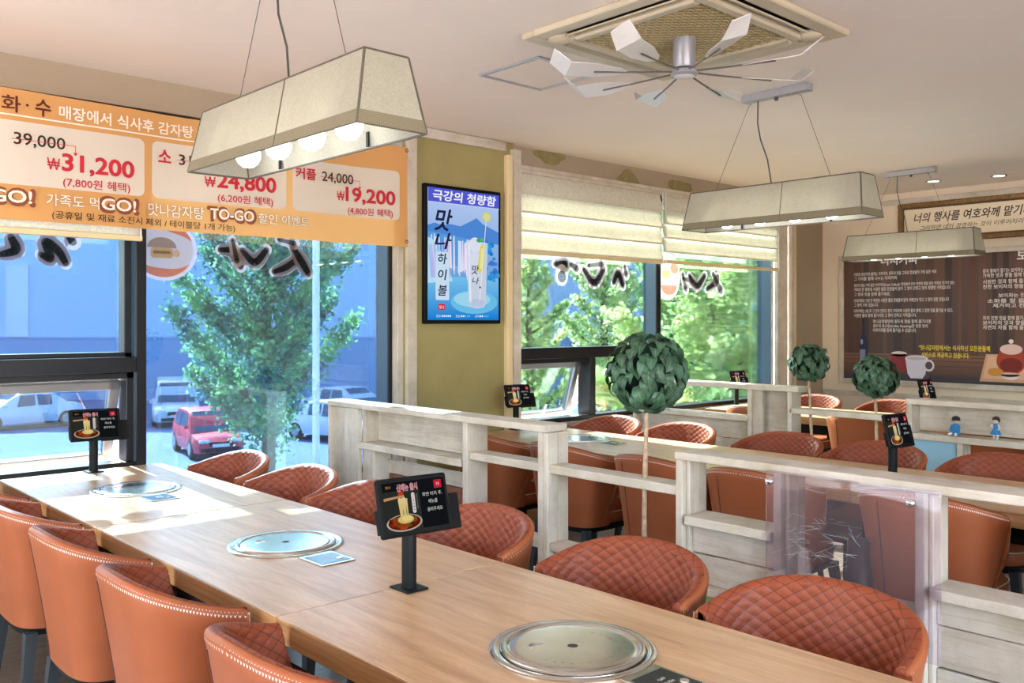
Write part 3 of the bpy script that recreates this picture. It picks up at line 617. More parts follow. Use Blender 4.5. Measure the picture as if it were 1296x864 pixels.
def make_chair():
    t = thing('dining_chair', 'chair', 'chair')
    S = np.sort(np.concatenate([np.linspace(-.96, .96, 57), [-1, -.998, -.992, -.983, -.972, 1, .998, .992, .983, .972]])); NS = len(S); S = S[:, None]; V = np.linspace(0, 1, 12)[None, :]
    S2, V2 = np.broadcast_arrays(S, V); th = .034; end = np.sqrt(np.clip(1 - ((np.abs(S2) - .955).clip(0) / .045) ** 2, 4e-4, 1))
    outer = shell_point(S2, V2, .017 * (1 - end))
    # rolled rim
    k = np.linspace(0, PI, 7)[None, 1:-1]; Sr = np.broadcast_to(S, (NS, 5)); er = np.sqrt(np.clip(1 - ((np.abs(Sr) - .955).clip(0) / .045) ** 2, 4e-4, 1))
    half = .017 * er; rim = shell_point(Sr, np.ones_like(Sr), .017 - half * np.cos(k)); rim[..., 2] += .014 * np.sin(k)
    inn0 = shell_point(S2, V2[:, ::-1], .017 + .017 * end)
    m = MB(); m.grid(np.concatenate([outer, rim, inn0[:, :3]], 1)[::-1]); 
    # front cap of arms
    for e in (0, NS - 1):
        o_, i_ = outer[e], inn0[e][::-1]; P = np.stack([o_, i_], 0); m.grid(P if e == 0 else P[::-1])
    m.build('shell', M_leather, t, smooth=60)
    # quilted lining: diamonds raised from the skin
    NU, NV = 191, 62; s1 = np.sort(np.concatenate([np.linspace(-.96, .96, NU - 6), [-.998, -.99, -.976, .976, .99, .998]]))[:, None]; v1 = np.concatenate([np.linspace(.12, .95, 50), np.linspace(.954, 1.0, 12)])[None, :]
    s1, v1 = np.broadcast_arrays(s1, v1)
    t0 = np.clip((v1 - .95) / .05, 0, 1); tt = np.clip(t0 * 1.5 - .5, 0, 1); vq = np.where(v1 > .95, .95 + .05 * np.clip(t0 * 3, 0, 1), v1); es = np.sqrt(np.clip(1 - ((np.abs(s1) - .955).clip(0) / .045) ** 2, 4e-4, 1)); of = .017 + .0175 * np.cos(tt * 1.75) * es; base = shell_point(s1, vq, of); base[..., 2] += .0155 * np.sin(tt * 1.75); inner = shell_point(s1, vq, of + .01); nrm = (inner - base); nrm /= np.linalg.norm(nrm, axis=-1, keepdims=True) + 1e-9
    seg = np.linalg.norm(np.diff(base[:, NV // 2], axis=0), axis=1); arc = np.concatenate([[0], np.cumsum(seg)]); arc -= arc[-1] / 2
    al = arc[:, None] / .047 + 0 * v1; hb = (base[..., 2] - .4) / .034 + tt * .3
    pu = np.abs(np.sin(PI * (al + hb) / 1.0)) * np.abs(np.sin(PI * (al - hb) / 1.0))
    edge = np.minimum(np.clip((.998 - np.abs(s1)) / .03, 0, 1), np.clip((1.0 - v1) / .008, 0, 1))
    h = (.0068 * pu ** .42 * (1 - .7 * tt) + .003) * edge ** .5 - .001; nrm = nrm * (1 - tt[..., None] * .6); nrm[..., 2] += tt * .7
    q = MB(); q.grid(base + nrm * h[..., None]); q.uv = np.stack([(al + hb), (al - hb)], -1).reshape(-1, 2).tolist(); q.build('quilted_lining', M_quilt, t, smooth=180)
    # zigzag stitching just below the rolled rim, outside and inside
    st = MB(); K = 270; ss = np.linspace(-.95, .95, K); lo = shell_point(ss, np.full(K, .955), -.0005); hi = shell_point(ss, np.full(K, 1.0), .001); hi[:, 2] += .004
    def stitch(A, B):
        for i in range(K - 1):
            p0 = A[i] if i % 2 else B[i]; p1 = B[i + 1] if i % 2 else A[i + 1]
            d = p1 - p0; d /= np.linalg.norm(d); w = np.cross(d, (p0 - np.array([0, .1, .6])) / np.linalg.norm(p0 - np.array([0, .1, .6]))) * .0009
            st.add([p0 - w, p1 - w, p1 + w, p0 + w], [(0, 1, 2, 3)])
    lo = shell_point(ss, np.full(K, .975), -.0012); hi = shell_point(ss, np.full(K, 1.0), .0012); hi[:, 2] += .0045
    stitch(lo, hi)
    st.build('stitching', M_thread, t)
    for sg in (-1,):   # the upright seam on the back
        v = np.linspace(.0, .93, 14); P = shell_point(np.full(14, sg * .16 + .0 * v), v, -.0005)
        MB().tube([tuple(a) for a in P], .0026, 5).build('seam_piping', M_piping, t, smooth=60)
    # seat cushion
    def sl(r, z, n=4.0, K=40, cy=.03, ax=.222, ay=.245):
        a = np.arange(K) * 2 * PI / K; c, s = np.cos(a), np.sin(a)
        return np.stack([(ax - r) * np.sign(c) * np.abs(c) ** (2 / n), cy + (ay - r) * np.sign(s) * np.abs(s) ** (2 / n), np.full(K, z)], -1)
    rings = [sl(.012, .378), sl(.0, .386), sl(-.002, .42), sl(0, .44), sl(.012, .462), sl(.04, .474), sl(.10, .480), sl(.17, .481)]
    P = np.stack(rings, 1); c = MB().grid(P, closed_u=True); c.f.append(tuple(i * len(rings) + len(rings) - 1 for i in range(40))); c.f.append(tuple(i * len(rings) for i in range(40))[::-1])
    c.build('seat_cushion', M_leather, t, smooth=60)
    R = sl(-.0035, .446); MB().tube([tuple(a) for a in R] + [tuple(R[0])], .0022, 4).build('seat_piping', M_thread, t)
    fr = MB(); f0, f1 = sl(.014, .345), sl(.004, .377); fr.grid(np.stack([f0, f1], 1), closed_u=True); fr.f.append(tuple(i * 2 + 1 for i in range(40))); fr.f.append(tuple(i * 2 for i in range(40))[::-1])
    fr.build('base_frame', M_black, t, smooth=40)
    for sx in (-1, 1):
        for sy in (-1, 1):
            top = np.array([sx * .185, .03 + sy * .205, .36]); bot = np.array([sx * .225, .03 + sy * .245, 0]); l = MB(); w0, w1 = .021, .012
            vs = []
            for c_, w in ((bot, w1), (top, w0)): vs += [c_ + np.array([a * w, b * w, 0]) for a, b in ((-1, -1), (1, -1), (1, 1), (-1, 1))]
            l.add(vs, [(3, 2, 1, 0), (4, 5, 6, 7), (0, 1, 5, 4), (1, 2, 6, 5), (2, 3, 7, 6), (3, 0, 4, 7)]); l.build('leg', M_legs, t)
    return t
chair0 = make_chair(); _first = [True]
def place_chair(xb, yc, face, label, group, turn=0.0):
    """xb: x of the back rim, face +1 looks to +x, -1 looks to -x"""
    yc += (.13 if xb < 1 else (-.15 if yc < 3.9 else -.24) + (.08 if yc < 1.5 else 0) if xb < 2.5 else 0); cx = xb + face * .29; rz = (-PI / 2 if face > 0 else PI / 2) + turn
    if _first[0]:
        _first[0] = False; chair0.location = (cx, yc, 0); chair0.rotation_euler = (0, 0, rz); chair0['label'] = label; chair0['group'] = group; return
    dup(chair0, (cx, yc, 0), rz, label, group)
gA = 'chairs along the aisle side of the nearest table row'; gB = 'chairs on the partition side of the nearest table row'
for y, l in ((1.68, 'orange tub chair lowest in view on the aisle side of the near tables'), (2.405, 'second orange tub chair from the viewer, its whole outer back showing'),
             (3.08, 'third orange tub chair from the viewer on the aisle side'), (3.76, 'fourth orange tub chair from the viewer, cut by the photo edge'), (4.46, 'orange tub chair in the sunlight on the aisle side nearest the window')):
    place_chair(.845, y, 1, l, gA)
for y, l in ((1.22, 'orange tub chair with the largest quilted back, before the acrylic sheet'), (1.915, 'quilted orange tub chair before the green panel'),
             (2.64, 'quilted orange tub chair just behind the nearest tablet stand'), (3.34, 'orange tub chair half hidden left of the nearest tablet screen'),
             (4.02, 'sunlit orange tub chair beside the end post of the near partition'), (4.68, 'sunlit orange tub chair closest to the wide tree window')):
    place_chair(2.262, y, -1, l, gB)
gC = 'chairs behind the near partition with their outer backs showing'; gD = 'chairs on the far side of the middle table row'
for y, l in ((4.30, 'orange chair back hidden behind the recessed shelf of the near partition'), (3.60, 'orange chair seen whole through the open gap left of the tall topiary'),
             (2.94, 'orange chair directly behind the trunk of the tall topiary'), (2.35, 'orange chair with an open seam behind the small shelf of the near partition'),
             (1.57, 'orange chair half behind the scratched acrylic sheet'), (.88, 'orange chair at the frame edge past the last partition post')):
    place_chair(3.60, y, 1, l, gC)
for y, l in ((4.32, 'sunlit quilted chair left of the tall topiary trunk at the window'), (3.69, 'sunlit quilted chair right of the tall topiary at the window'),
             (2.935, 'quilted chair between the middle tables and the far partition panel'), (2.33, 'quilted chair behind the tablet standing near the blue panel'), (1.68, 'big quilted chair before the shelf with two dolls')):
    place_chair(5.10, y, -1, l, gD)
gE = 'chairs around the far table row'
for y, l in ((4.15, 'small orange chair back showing above the far partition rail by the window'), (3.22, 'orange chair back under the two small topiaries'), (2.35, 'orange chair behind the blue panel'), (1.66, 'orange chair showing below the shelf with two dolls')):
    place_chair(6.45 if y > 4 else 6.42, y, 1, l, gE)
for y, l in ((4.30, 'far sunlit quilted chair behind the left small topiary'), (3.55, 'far sunlit quilted chair right of the right small topiary'), (2.8, 'far chair by the poster hidden behind the doll shelf')):
    place_chair(7.98, y, -1, l, gE)

# ================================================================ tables
def make_table():
    t = thing('grill_table', 'table', 'table')
    # top with the hole left plain: the roaster lid sits on it; local origin at the middle of the floor footprint
    MB().bx(-.398, .398, -.6985, .6985, .745, .75, .002).build('tabletop', M_oak, t)
    MB().bx(-.398, .398, -.6985, .6985, .686, .7448, .001).build('apron', M_oakside, t)
    for y in (-.655, .655):
        for x in (-.09, .09): MB().bx(x - .035, x + .035, y - .035, y + .035, .02, .686, .004).build('leg', M_black, t)
        MB().bx(-.13, .13, y - .04, y + .04, .0, .025, .004).build('foot_bar', M_black, t)
    MB().bx(-.3, .3, -.5, .5, .60, .686).build('burner_box', M_black, t)
    return t
def make_lid():
    t = thing('roaster_lid', 'lid', 'lid')
    MB().lathe([(.0, .0), (.197, 0), (.1975, .004), (.192, .007), (.180, .0055), (.176, .003), (.175, .003)], 72).build('outer_ring', M_steel, t, smooth=50)
    MB().lathe([(.172, .003), (.172, .008), (.166, .012), (.158, .010), (.152, .0065), (.148, .0080), (.144, .0088), (.135, .0089), (.06, .0089), (.02, .0089), (.0125, .0089), (.0125, .004)], 72).build('cover_plate', M_steel, t, smooth=50)
    MB().lathe([(.0, .0050), (.0125, .0050)], 20).build('finger_hole', M_acd, t)
    # embossed ring of letters and a small spiral mark
    e = MB()
    for i, ch in enumerate('SAFETY GRILL COVER'):
        v, f = text_mesh(ch); a = math.radians(190 + i * 11)
        if len(v):
            for (dz) in (0.0,):
                pts = []
                for q in v: lx, ly = (q[0] - .3) * .015, q[1] * .015; r = .112 - ly; pts.append(((r) * math.cos(a + lx / .11), r * math.sin(a + lx / .11), .0101))
                e.add(pts, [ff[::-1] for ff in f])
    for k in range(3):
        pts = [(-.062 + (.012 + .006 * k) * math.cos(u), .055 + (.012 + .006 * k) * math.sin(u) * .8, .0098) for u in np.linspace(.3, 3.4, 8)]; e.tube(pts, .0011, 4)
    e.build('embossed_lettering', M_chrome, t)
    return t
def make_switch():
    t = thing('table_switch', 'switch', 'switch')
    MB().bx(-.062, .062, -.075, .075, 0, .004, .0015).build('steel_plate', M_steel, t)
    MB().bx(-.052, .052, -.06, .05, .004, .0052).build('dark_panel', simple('black_glass_panel', srgb(34, 40, 44), .15), t)
    v, f = text_mesh('OFF'); m = MB(); m.add([((q[0] - .8) * .014, q[1] * .014 + .004, .0056) for q in v], f)
    v, f = text_mesh('PUSH'); m.add([((q[0] - 1.1) * .014, q[1] * .014 - .016, .0056) for q in v], f)
    m.build('button_lettering', M_white, t)
    MB().lathe([(0, .0075), (.010, .0075), (.0115, .005)], 18, (.03, -.03, 0)).build('push_button', M_chrome, t)
    return t
tab0, lid0, sw0 = make_table(), make_lid(), make_switch(); _ft = [True]
def place_table(cx, cy, tl, ll, sl_, g, lidy=-.02):
    if cy < 1.5 and cx < 2: lidy = .008
    global _ft
    if _ft[0]:
        _ft[0] = False
        for o, l, p in ((tab0, tl, (cx, cy, 0)), (lid0, ll, (cx, cy + lidy, .7502)), (sw0, sl_, (cx, cy + lidy - .27, .7502))): o['label'] = l; o.location = p
        tab0['group'] = g; lid0['group'] = 'steel roaster lids'; sw0['group'] = 'switch plates beside the lids'; return
    dup(tab0, (cx, cy, 0), 0, tl, g); dup(lid0, (cx, cy + lidy, .7502), 0, ll, 'steel roaster lids'); dup(sw0, (cx, cy + lidy - .27, .7502), 0, sl_, 'switch plates beside the lids')
g1, g2, g3 = 'near row of oak tables', 'middle row of oak tables', 'far row of oak tables'
X1, X2, X3 = 1.5445, 4.38, 7.21
place_table(X1, 1.455, 'nearest oak table with the largest steel lid', 'largest steel roaster lid on the nearest table', 'dark push switch plate beside the nearest lid', g1)
place_table(X1, 2.855, 'oak table between the two front seams reflecting blue window light', 'steel roaster lid reflecting blue on the second table', 'small switch plate beside the second lid', g1)
place_table(X1, 4.257, 'oak table under the left window with sun patches', 'pale sunlit steel lid on the table under the left window', 'switch plate beside the sunlit left lid', g1)
place_table(X2, 4.10, 'oak table in the middle row standing at the window', 'steel lid on the middle row table by the window', 'switch plate of the middle row window table', g2, -.04)
place_table(X2, 2.70, 'oak table in the middle row behind the front rail of the near partition', 'steel lid hidden behind the near partition rail', 'switch plate hidden behind the near partition rail', g2, -.04)
place_table(X2, 1.30, 'oak table in the middle row seen through the acrylic sheet', 'steel lid of the table behind the acrylic sheet', 'switch plate of the table behind the acrylic sheet', g2, -.04)
place_table(X3, 4.10, 'oak table in the far row nearest the window', 'steel lid of the far row table by the window', 'switch plate of the far row window table', g3)
place_table(X3, 2.70, 'oak table in the far row before the coffee poster', 'steel lid of the far table before the poster', 'switch plate of the far table before the poster', g3)

# ================================================================ tablet menus
def make_tablet():
    t = thing('menu_tablet', 'tablet', 'tablet')
    MB().bx(-.038, .038, -.045, .045, 0, .006, .002).build('base_plate', M_black, t)
    MB().lathe([(.0215, .005), (.0215, .19)], 24, capt=True).build('stand_post', M_black, t, smooth=40)
    h = bpy.data.objects.new('tablet_body', None); COL.objects.link(h); h.parent = t
    bd = MB().bx(-.1255, .1255, -.009, .006, -.083, .083, .006); bd.bx(.03, .170, .004, .022, -.085, .02, .003); bd.bx(-.1275, -.115, -.004, .012, -.07, .0, .002)
    bo = bd.build('tablet_case', M_tablet, t); bpy.data.objects.remove(h)
    Rm = Matrix.Rotation(math.radians(1), 4, 'Y') @ Matrix.Rotation(math.radians(-14), 4, 'X')
    bo.location = (0.0, -.022, .245); bo.rotation_euler = Rm.to_euler()
    p = Pic(None, .00025); x0, x1, z0, z1 = -.108, .112, -.068, .070
    K = srgb(22, 24, 28)
    p.rect(x0, x1, z0, z1, K); p.up(); p.rect(x0, .018, z0, .045, srgb(48, 50, 46)); p.rect(x0, .018, z0, -.045, srgb(70, 66, 54)); p.up()
    p.disc(-.045, -.045, .062, .024, srgb(196, 188, 170), 26); p.up(); p.disc(-.045, -.044, .056, .021, srgb(110, 30, 16), 26); p.up()
    for k in range(26):
        a = rng.random() * 6.28; r = rng.random() ** .5; p.disc(-.045 + .05 * r * math.cos(a), -.043 + .016 * r * math.sin(a), .006 + .006 * rng.random(), .004 + .004 * rng.random(), [srgb(150, 44, 20), srgb(196, 84, 34), srgb(90, 22, 14), srgb(120, 90, 40)][k % 4], 7)
    p.up(); p.disc(-.04, -.036, .028, .012, srgb(236, 204, 120), 16); p.up(); p.disc(-.036, -.034, .018, .008, srgb(250, 228, 150), 14)
    for xx, w in ((-.052, .007), (-.040, .006), (-.031, .003)): p.poly([(xx - w * 1.2, .022), (xx + w * 1.2, .022), (xx + w * .6, -.03), (xx - w * .6, -.03)][::-1], srgb(240, 214, 140))
    p.up(); p.disc(-.046, .018, .013, .012, srgb(244, 222, 160), 12); p.disc(-.048, .034, .010, .012, srgb(200, 70, 40), 10); p.up()
    p.poly([(-.108, .028), (-.038, .032), (-.038, .027), (-.108, .020)][::-1], srgb(210, 160, 110)); p.up()
    p.text('신메뉴 출시', -.060, .012, .043, .063, srgb(216, 50, 80), .02, outline=srgb(250, 220, 226), ow=.07)
    p.text('맛나', -.098, -.080, .053, .061, srgb(230, 150, 60), .02)
    p.rrect(-.013, -.001, -.022, .036, .005, srgb(246, 236, 236)); p.up()
    for i, ch in enumerate('치즈폭탄뼈찜'): p.text(ch, -.010, -.004, .027 - i * .0085, .033 - i * .0085, srgb(200, 40, 70) if i < 2 else srgb(30, 30, 30), .02)
    for i in range(9): p.text('매콤한치즈가득뼈찜'[i], .004, .0075, .028 - i * .005, .0315 - i * .005, srgb(190, 186, 178), .0)
    p.rect(.072, .100, .040, .064, srgb(212, 36, 62)); p.up(); p.text('주문', .080, .092, .047, .056, srgb(250, 240, 240), .02)
    p.text('화면 터치 후,', .026, .098, .020, .032, srgb(236, 234, 228), .0); p.text('메뉴를', .046, .078, -.001, .011, srgb(236, 234, 228), .0); p.text('골라주세요', .038, .094, -.024, -.012, srgb(236, 234, 228), .0)
    so = p.build('screen_picture', M_tabscreen, bo); so.location = (0, -.0094, 0)
    return t
tb0 = make_tablet(); tb0['group'] = 'tablet menus'; tb0.location = (X1 + .005, 2.12, .7505); tb0['label'] = 'nearest and largest tablet menu on a black stand at the table seam'
for x, y, rz, l in ((X1 + .02, 4.89, 0, 'tablet menu on a black stand under the left window'), (X2 + .05, 4.76, 0, 'tablet menu on the middle row beside the olive pier'),
                    (X2 - .02, 1.975, math.radians(0), 'tilted tablet menu standing before the blue panel'), (X3 + .02, 4.75, 0, 'tiny tablet menu in front of the bright corner window'), (X3, 3.02, 0, 'small tablet menu below the white cup on the poster')):
    dup(tb0, (x, y, .7505), rz, l)

# ================================================================ whitewashed low partitions
PX0, PX1 = 2.88, 3.02
def board(root, name, x0, x1, y0, y1, z0, z1, mat, bev=.003):
    return MB().bx(x0, x1, y0, y1, z0, z1, bev).build(name, mat, root)
P = thing('low_partition', 'long whitewashed wood partition running from the window past the acrylic sheet', 'partition', (0, 0, 0))
# section by the window: top, stiles, recessed shelf
board(P, 'top_board', PX0 - .005, PX1 + .005, 2.90, 4.77, 1.022, 1.054, M_wwy)
board(P, 'post', PX0, PX1, 4.74, 4.77, 0, 1.022, M_wwz); board(P, 'post', PX0 + .03, PX1, 4.62, 4.74, 0, 1.022, M_wwz); board(P, 'face_board', PX0, PX0 + .03, 4.44, 4.585, 0, 1.022, M_wwz); board(P, 'post', PX0 + .03, PX1, 4.41, 4.44, 0, 1.022, M_wwz)
board(P, 'back_board', PX1 - .02, PX1, 3.50, 4.41, .835, 1.022, M_wwp); board(P, 'shelf', PX0, PX1, 3.50, 4.44, .795, .832, M_wwy)
board(P, 'post', PX0 + .02, PX1, 4.30, 4.41, 0, .795, M_wwz); board(P, 'rail', PX1 - .03, PX1, 3.50, 4.30, .66, .735, M_wwy); board(P, 'rail', PX0, PX1, 3.50, 4.40, .47, .50, M_wwy); board(P, 'worn_board', PX1 - .02, PX1, 3.50, 4.30, .52, .652, simple('worn_brown_board', srgb(132, 84, 66), .8, nscale=14, namp=.45))
board(P, 'post', PX0, PX1, 3.455, 3.49, 0, 1.022, M_wwz); board(P, 'post', PX0, PX1, 2.915, 2.95, 0, 1.022, M_wwz)
for k in range(2): board(P, 'brace_board', PX0 + .07 * k, PX0 + .07 * k + .068, 2.885, 2.9145, 0, 1.02, M_wwz)
board(P, 'rail', PX0 + .012, PX1 - .02, 2.172, 3.45, .838, .876, M_wwy); board(P, 'rail', PX0 + .012, PX1 - .02, 2.172, 3.455, .487, .522, M_wwy)
board(P, 'rail', PX0, PX1 - .02, 2.17, 3.455, .04, .08, M_wwy)
# section with the small shelf and the acrylic sheet
board(P, 'top_board', PX0 - .005, PX1 + .005, -.40, 2.172, .984, 1.014, M_wwy)
for y in (2.155, 1.723, 1.218, .52, -.38): board(P, 'post', PX0, PX1, y - .016, y + .016, 0, .984, M_wwz)
for y in (2.155, 1.723, 1.218): board(P, 'brace_board', PX0 + .025, PX0 + .082, y - .033, y - .0165, 0, .984, M_wwz); board(P, 'brace_board', PX0 + .084, PX1, y - .033, y - .0165, 0, .984, M_wwz)
board(P, 'shelf', PX0 - .012, PX1, 1.74, 2.122, .735, .770, M_wwy); board(P, 'shelf', PX0 - .012, PX1, .20, 1.184, .655, .690, M_wwy)
board(P, 'shelf', PX0, PX1, 1.24, 1.70, .555, .590, M_wwy)
for z0, z1 in ((.622, .730), (.505, .616)): board(P, 'plank', PX0 + .045, PX0 + .065, 1.74, 2.122, z0, z1, M_wwp)
for z0, z1, dx in ((.565, .652, 0), (.43, .56, .006), (.30, .425, 0), (.17, .295, .005), (.04, .165, 0)): board(P, 'plank', PX0 + .045 + dx, PX0 + .065 + dx, .20, 1.184, z0, z1, M_wwp)
board(P, 'green_panel', PX0 + .03, PX0 + .045, 1.74, 2.138, .03, .475, M_green); board(P, 'rail', PX0 + .0, PX0 + .05, 1.74, 2.138, .475, .505, M_wwy); board(P, 'green_panel', PX0 + .03, PX0 + .045, 1.24, 1.70, .03, .50, M_green)
ac = MB().bx(PX0 - .026, PX0 - .022, 1.142, 1.752, .46, .996).build('acrylic_sheet', M_acrylic); tag(ac, 'clear scratched acrylic sheet bolted to the front of the near partition', 'acrylic sheet')
for y, z in ((1.738, .955), (1.235, .952)):
    m = MB().lathe([(0, .014), (.010, .012), (.0135, .006), (.0135, 0)], 18); o = m.build('fixing_bolt', M_chrome, ac, smooth=50); o.rotation_euler = (0, -PI / 2, 0); o.location = (PX0 - .026, y, z)
sc = MB()
for k in range(60):
    y = 1.40 + .26 * rng.random(); z = .70 + .16 * rng.random(); a = rng.normal(0, .5); l = .01 + .06 * rng.random(); sc.tube([(PX0 - .0265, y, z), (PX0 - .0265, y + l * math.cos(a), z + l * math.sin(a))], .0003, 3)
sc.build('scratches', M_white, ac, kind='stuff')
v = thing('vase', 'dark flared vase behind the acrylic sheet', 'vase', (2.955, 1.455, .591))
MB().lathe([(.0, 0), (.058, 0), (.060, .01), (.050, .05), (.041, .11), (.038, .16), (.0385, .19), (.034, .188), (.034, .12)], 32).build('body', M_vase, v, smooth=60)

# far partition between the middle and far rows
QX0, QX1 = 5.73, 5.86
Q = thing('low_partition', 'farther whitewashed partition with a panel bay by the window', 'partition', (0, 0, 0))
board(Q, 'top_board', QX0 - .005, QX1, 3.26, 4.75, 1.035, 1.072, M_wwy)
for y in (4.73, 3.655, 3.33): board(Q, 'post', QX0, QX1, y - .017, y + .017, 0, 1.035, M_wwz)
board(Q, 'panel_board', QX1 - .03, QX1, 3.35, 3.64, .05, 1.035, M_wwp); board(Q, 'face_board', QX0 + .02, QX0 + .05, 3.56, 3.638, 0, 1.035, M_wwz)
board(Q, 'shelf', QX0 - .01, QX1, 3.67, 4.72, .80, .835, M_wwy)
for z0, z1 in ((.66, .795), (.52, .655), (.38, .515), (.24, .375)): board(Q, 'plank', QX0 + .05, QX0 + .07, 3.67, 4.71, z0, z1, M_wwp)
board(Q, 'rail', QX0, QX1 - .02, 2.50, 3.33, .885, .922, M_wwy); board(Q, 'rail', QX0, QX1 - .02, 2.50, 3.33, .50, .535, M_wwy)
Q2 = thing('low_partition', 'whitewashed partition holding two dolls above a blue panel', 'partition', (0, 0, 0))
board(Q2, 'top_board', QX0 - .005, QX1, .2, 2.51, 1.005, 1.04, M_wwy); board(Q2, 'post', QX0, QX1, 2.475, 2.508, 0, 1.005, M_wwz)
board(Q2, 'back_board', QX1 - .02, QX1, .2, 2.475, .835, 1.005, M_wwp); board(Q2, 'shelf', QX0 - .01, QX1, .2, 2.475, .785, .825, M_wwy)
board(Q2, 'post', QX0, QX1, 2.165, 2.20, 0, .785, M_wwz); board(Q2, 'blue_panel', QX0 + .02, QX0 + .035, 2.20, 2.475, .05, .785, M_blue); board(Q2, 'post', QX0, QX1, 1.3, 1.335, 0, .785, M_wwz); board(Q2, 'rail', QX0, QX1, 1.34, 2.165, .45, .49, M_wwy)

# two little dolls on the shelf
def doll(name, y, label, standing):
    t = thing(name, label, 'doll', (QX0 + .03, y, .826), -PI / 2 - .15)
    skin = simple('doll_face', srgb(214, 186, 160), .6); dk = simple('doll_hair', srgb(40, 36, 40), .7); bl = simple('doll_blue_cloth', srgb(40, 120, 180), .7); wt = simple('doll_white_cloth', srgb(226, 218, 210), .7)
    # local: faces -y ; heights in metres
    if standing:
        MB().lathe([(0, .128), (.012, .126), (.019, .115), (.019, .105), (.012, .095), (0, .093)], 16).build('head', skin, t, smooth=60)
        MB().lathe([(0, .138), (.014, .135), (.022, .122), (.021, .108), (.016, .10)], 16, (0, .004, 0)).build('hair', dk, t, smooth=60)
        MB().lathe([(.006, .096), (.014, .092), (.013, .07), (.030, .035), (.031, .03), (.012, .032)], 18).build('dress', bl, t, smooth=60)
        for s in (-1, 1):
            MB().tube([(s * .013, 0, .088), (s * .026, -.006, .072), (s * .020, -.014, .058 if s > 0 else .09)], [.006, .0055, .005], 8).build('arm', wt, t, smooth=60)
            MB().tube([(s * .009, 0, .034), (s * .010, 0, .008), (s * .011, -.008, .004)], [.006, .006, .007], 8).build('leg', wt, t, smooth=60)
    else:
        MB().lathe([(0, .110), (.012, .108), (.020, .096), (.019, .084), (.012, .076), (0, .074)], 16).build('head', skin, t, smooth=60)
        MB().lathe([(0, .122), (.018, .118), (.024, .106), (.023, .098), (.027, .095)], 16, (0, .003, 0)).build('cap', dk, t, smooth=60)
        MB().lathe([(.008, .078), (.019, .070), (.024, .04), (.028, .005), (0, 0)], 18).build('jacket', bl, t, smooth=60)
        for s in (-1, 1):
            MB().tube([(s * .019, 0, .066), (s * .029, -.010, .045), (s * .022, -.024, .030)], [.007, .0065, .005], 8).build('arm', bl, t, smooth=60)
            MB().tube([(s * .010, -.008, .012), (s * .016, -.03, .014), (s * .024, -.043, .008)], [.010, .008, .008], 8).build('leg', wt, t, smooth=60)
    for s in (-1, 1): MB().lathe([(0, 0), (.002, 0), (.002, .001)], 8).build('eye', dk, t, loc=(s * .006, -.0195, .112 if standing else .094)).rotation_euler = (PI / 2, 0, 0)
doll('seated_doll', 2.217, 'seated doll in a dark cap and blue jacket on the shelf', False); doll('standing_doll', 1.987, 'standing doll in a blue dress with dark hair on the shelf', True)

# ================================================================ topiary balls on birch stems
def leaf_mesh(var):
    L, W = .062, .048 + .004 * var; m = MB(); m.uv = []
    nu, nv = 5, 8
    for j in range(nv):
        v = j / (nv - 1); w = W / 2 * (math.sin(PI * min(1, v * .93 + .07)) ** .62) * (1.12 - .35 * v); 
        for i in range(nu):
            u = i / (nu - 1); x = (u - .5) * 2 * w; m.v.append((x, v * L, .010 * math.sin(v * PI) * 1.0 - .012 * v * v * (1 + var * .5) + .25 * abs(x) * .9)); m.uv.append((u * .9 + .05 if w > .001 else .5, v))
    for j in range(nv - 1):
        for i in range(nu - 1): a = j * nu + i; m.f.append((a, a + 1, a + nu + 1, a + nu))
    o = m.build('leaf', M_leaf, None, smooth=180); me = o.data; bpy.data.objects.remove(o); return me
leaves = [leaf_mesh(i) for i in range(3)]
def topiary(label, x, y, zc, R, zf, n, lean=(0, 0), sc=1.0):
    t = thing('topiary_tree', label, 'plant', (x, y, zf))
    h = zc - zf; pts = [(lean[0] * (1 - k) + .008 * math.sin(k * 9), lean[1] * (1 - k) + .007 * math.cos(k * 7), k * (h - R * .3)) for k in np.linspace(0, 1, 14)]
    MB().tube(pts, [.0135 - .0004 * i + .0018 * (i % 3 == 0) for i in range(14)], 10).build('trunk', M_trunk, t, smooth=50)
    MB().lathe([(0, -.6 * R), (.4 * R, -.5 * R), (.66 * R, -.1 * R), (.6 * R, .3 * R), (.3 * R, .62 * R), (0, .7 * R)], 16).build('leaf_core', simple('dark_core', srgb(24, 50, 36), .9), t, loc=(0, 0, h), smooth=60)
    ga = PI * (3 - 5 ** .5)
    for i in range(n):
        zz = 1 - 2 * (i + .5) / n; r = math.sqrt(1 - zz * zz); a = ga * i + rng.normal(0, .15)
        d = Vector((r * math.cos(a), r * math.sin(a), zz)); rr = R * (.70 + .17 * rng.random())
        o = bpy.data.objects.new('leaf', leaves[i % 3]); COL.objects.link(o); o.parent = t; o.location = Vector((0, 0, h)) + d * rr
        # hang outward and down: leaf +y axis points down the sphere, +z outward
        down = Vector((rng.normal(0, .45), rng.normal(0, .45), -1)); down = (down - d * down.dot(d))
        if down.length < .2: down = d.cross(Vector((1, 0, 0)))
        down.normalize(); nz = (d + Vector(rng.normal(0, .27, 3).tolist())).normalized(); dy = (down * .86 + d * .42).normalized(); nx = dy.cross(nz).normalized(); nz = nx.cross(dy)
        s = sc * (.85 + .35 * rng.random()); o.matrix_local = Matrix(((nx.x, dy.x, nz.x, 0), (nx.y, dy.y, nz.y, 0), (nx.z, dy.z, nz.z, 0), (0, 0, 0, 1))) @ Matrix.Scale(s, 4)
        o.location = Vector((0, 0, h)) + d * rr - down * .02
    for k in range(5):
        a = k * 1.3; MB().tube([(0, 0, h - R * .55), (.5 * R * math.cos(a), .5 * R * math.sin(a), h - R * .25)], [.004, .002], 6).build('twig', M_trunk, t)
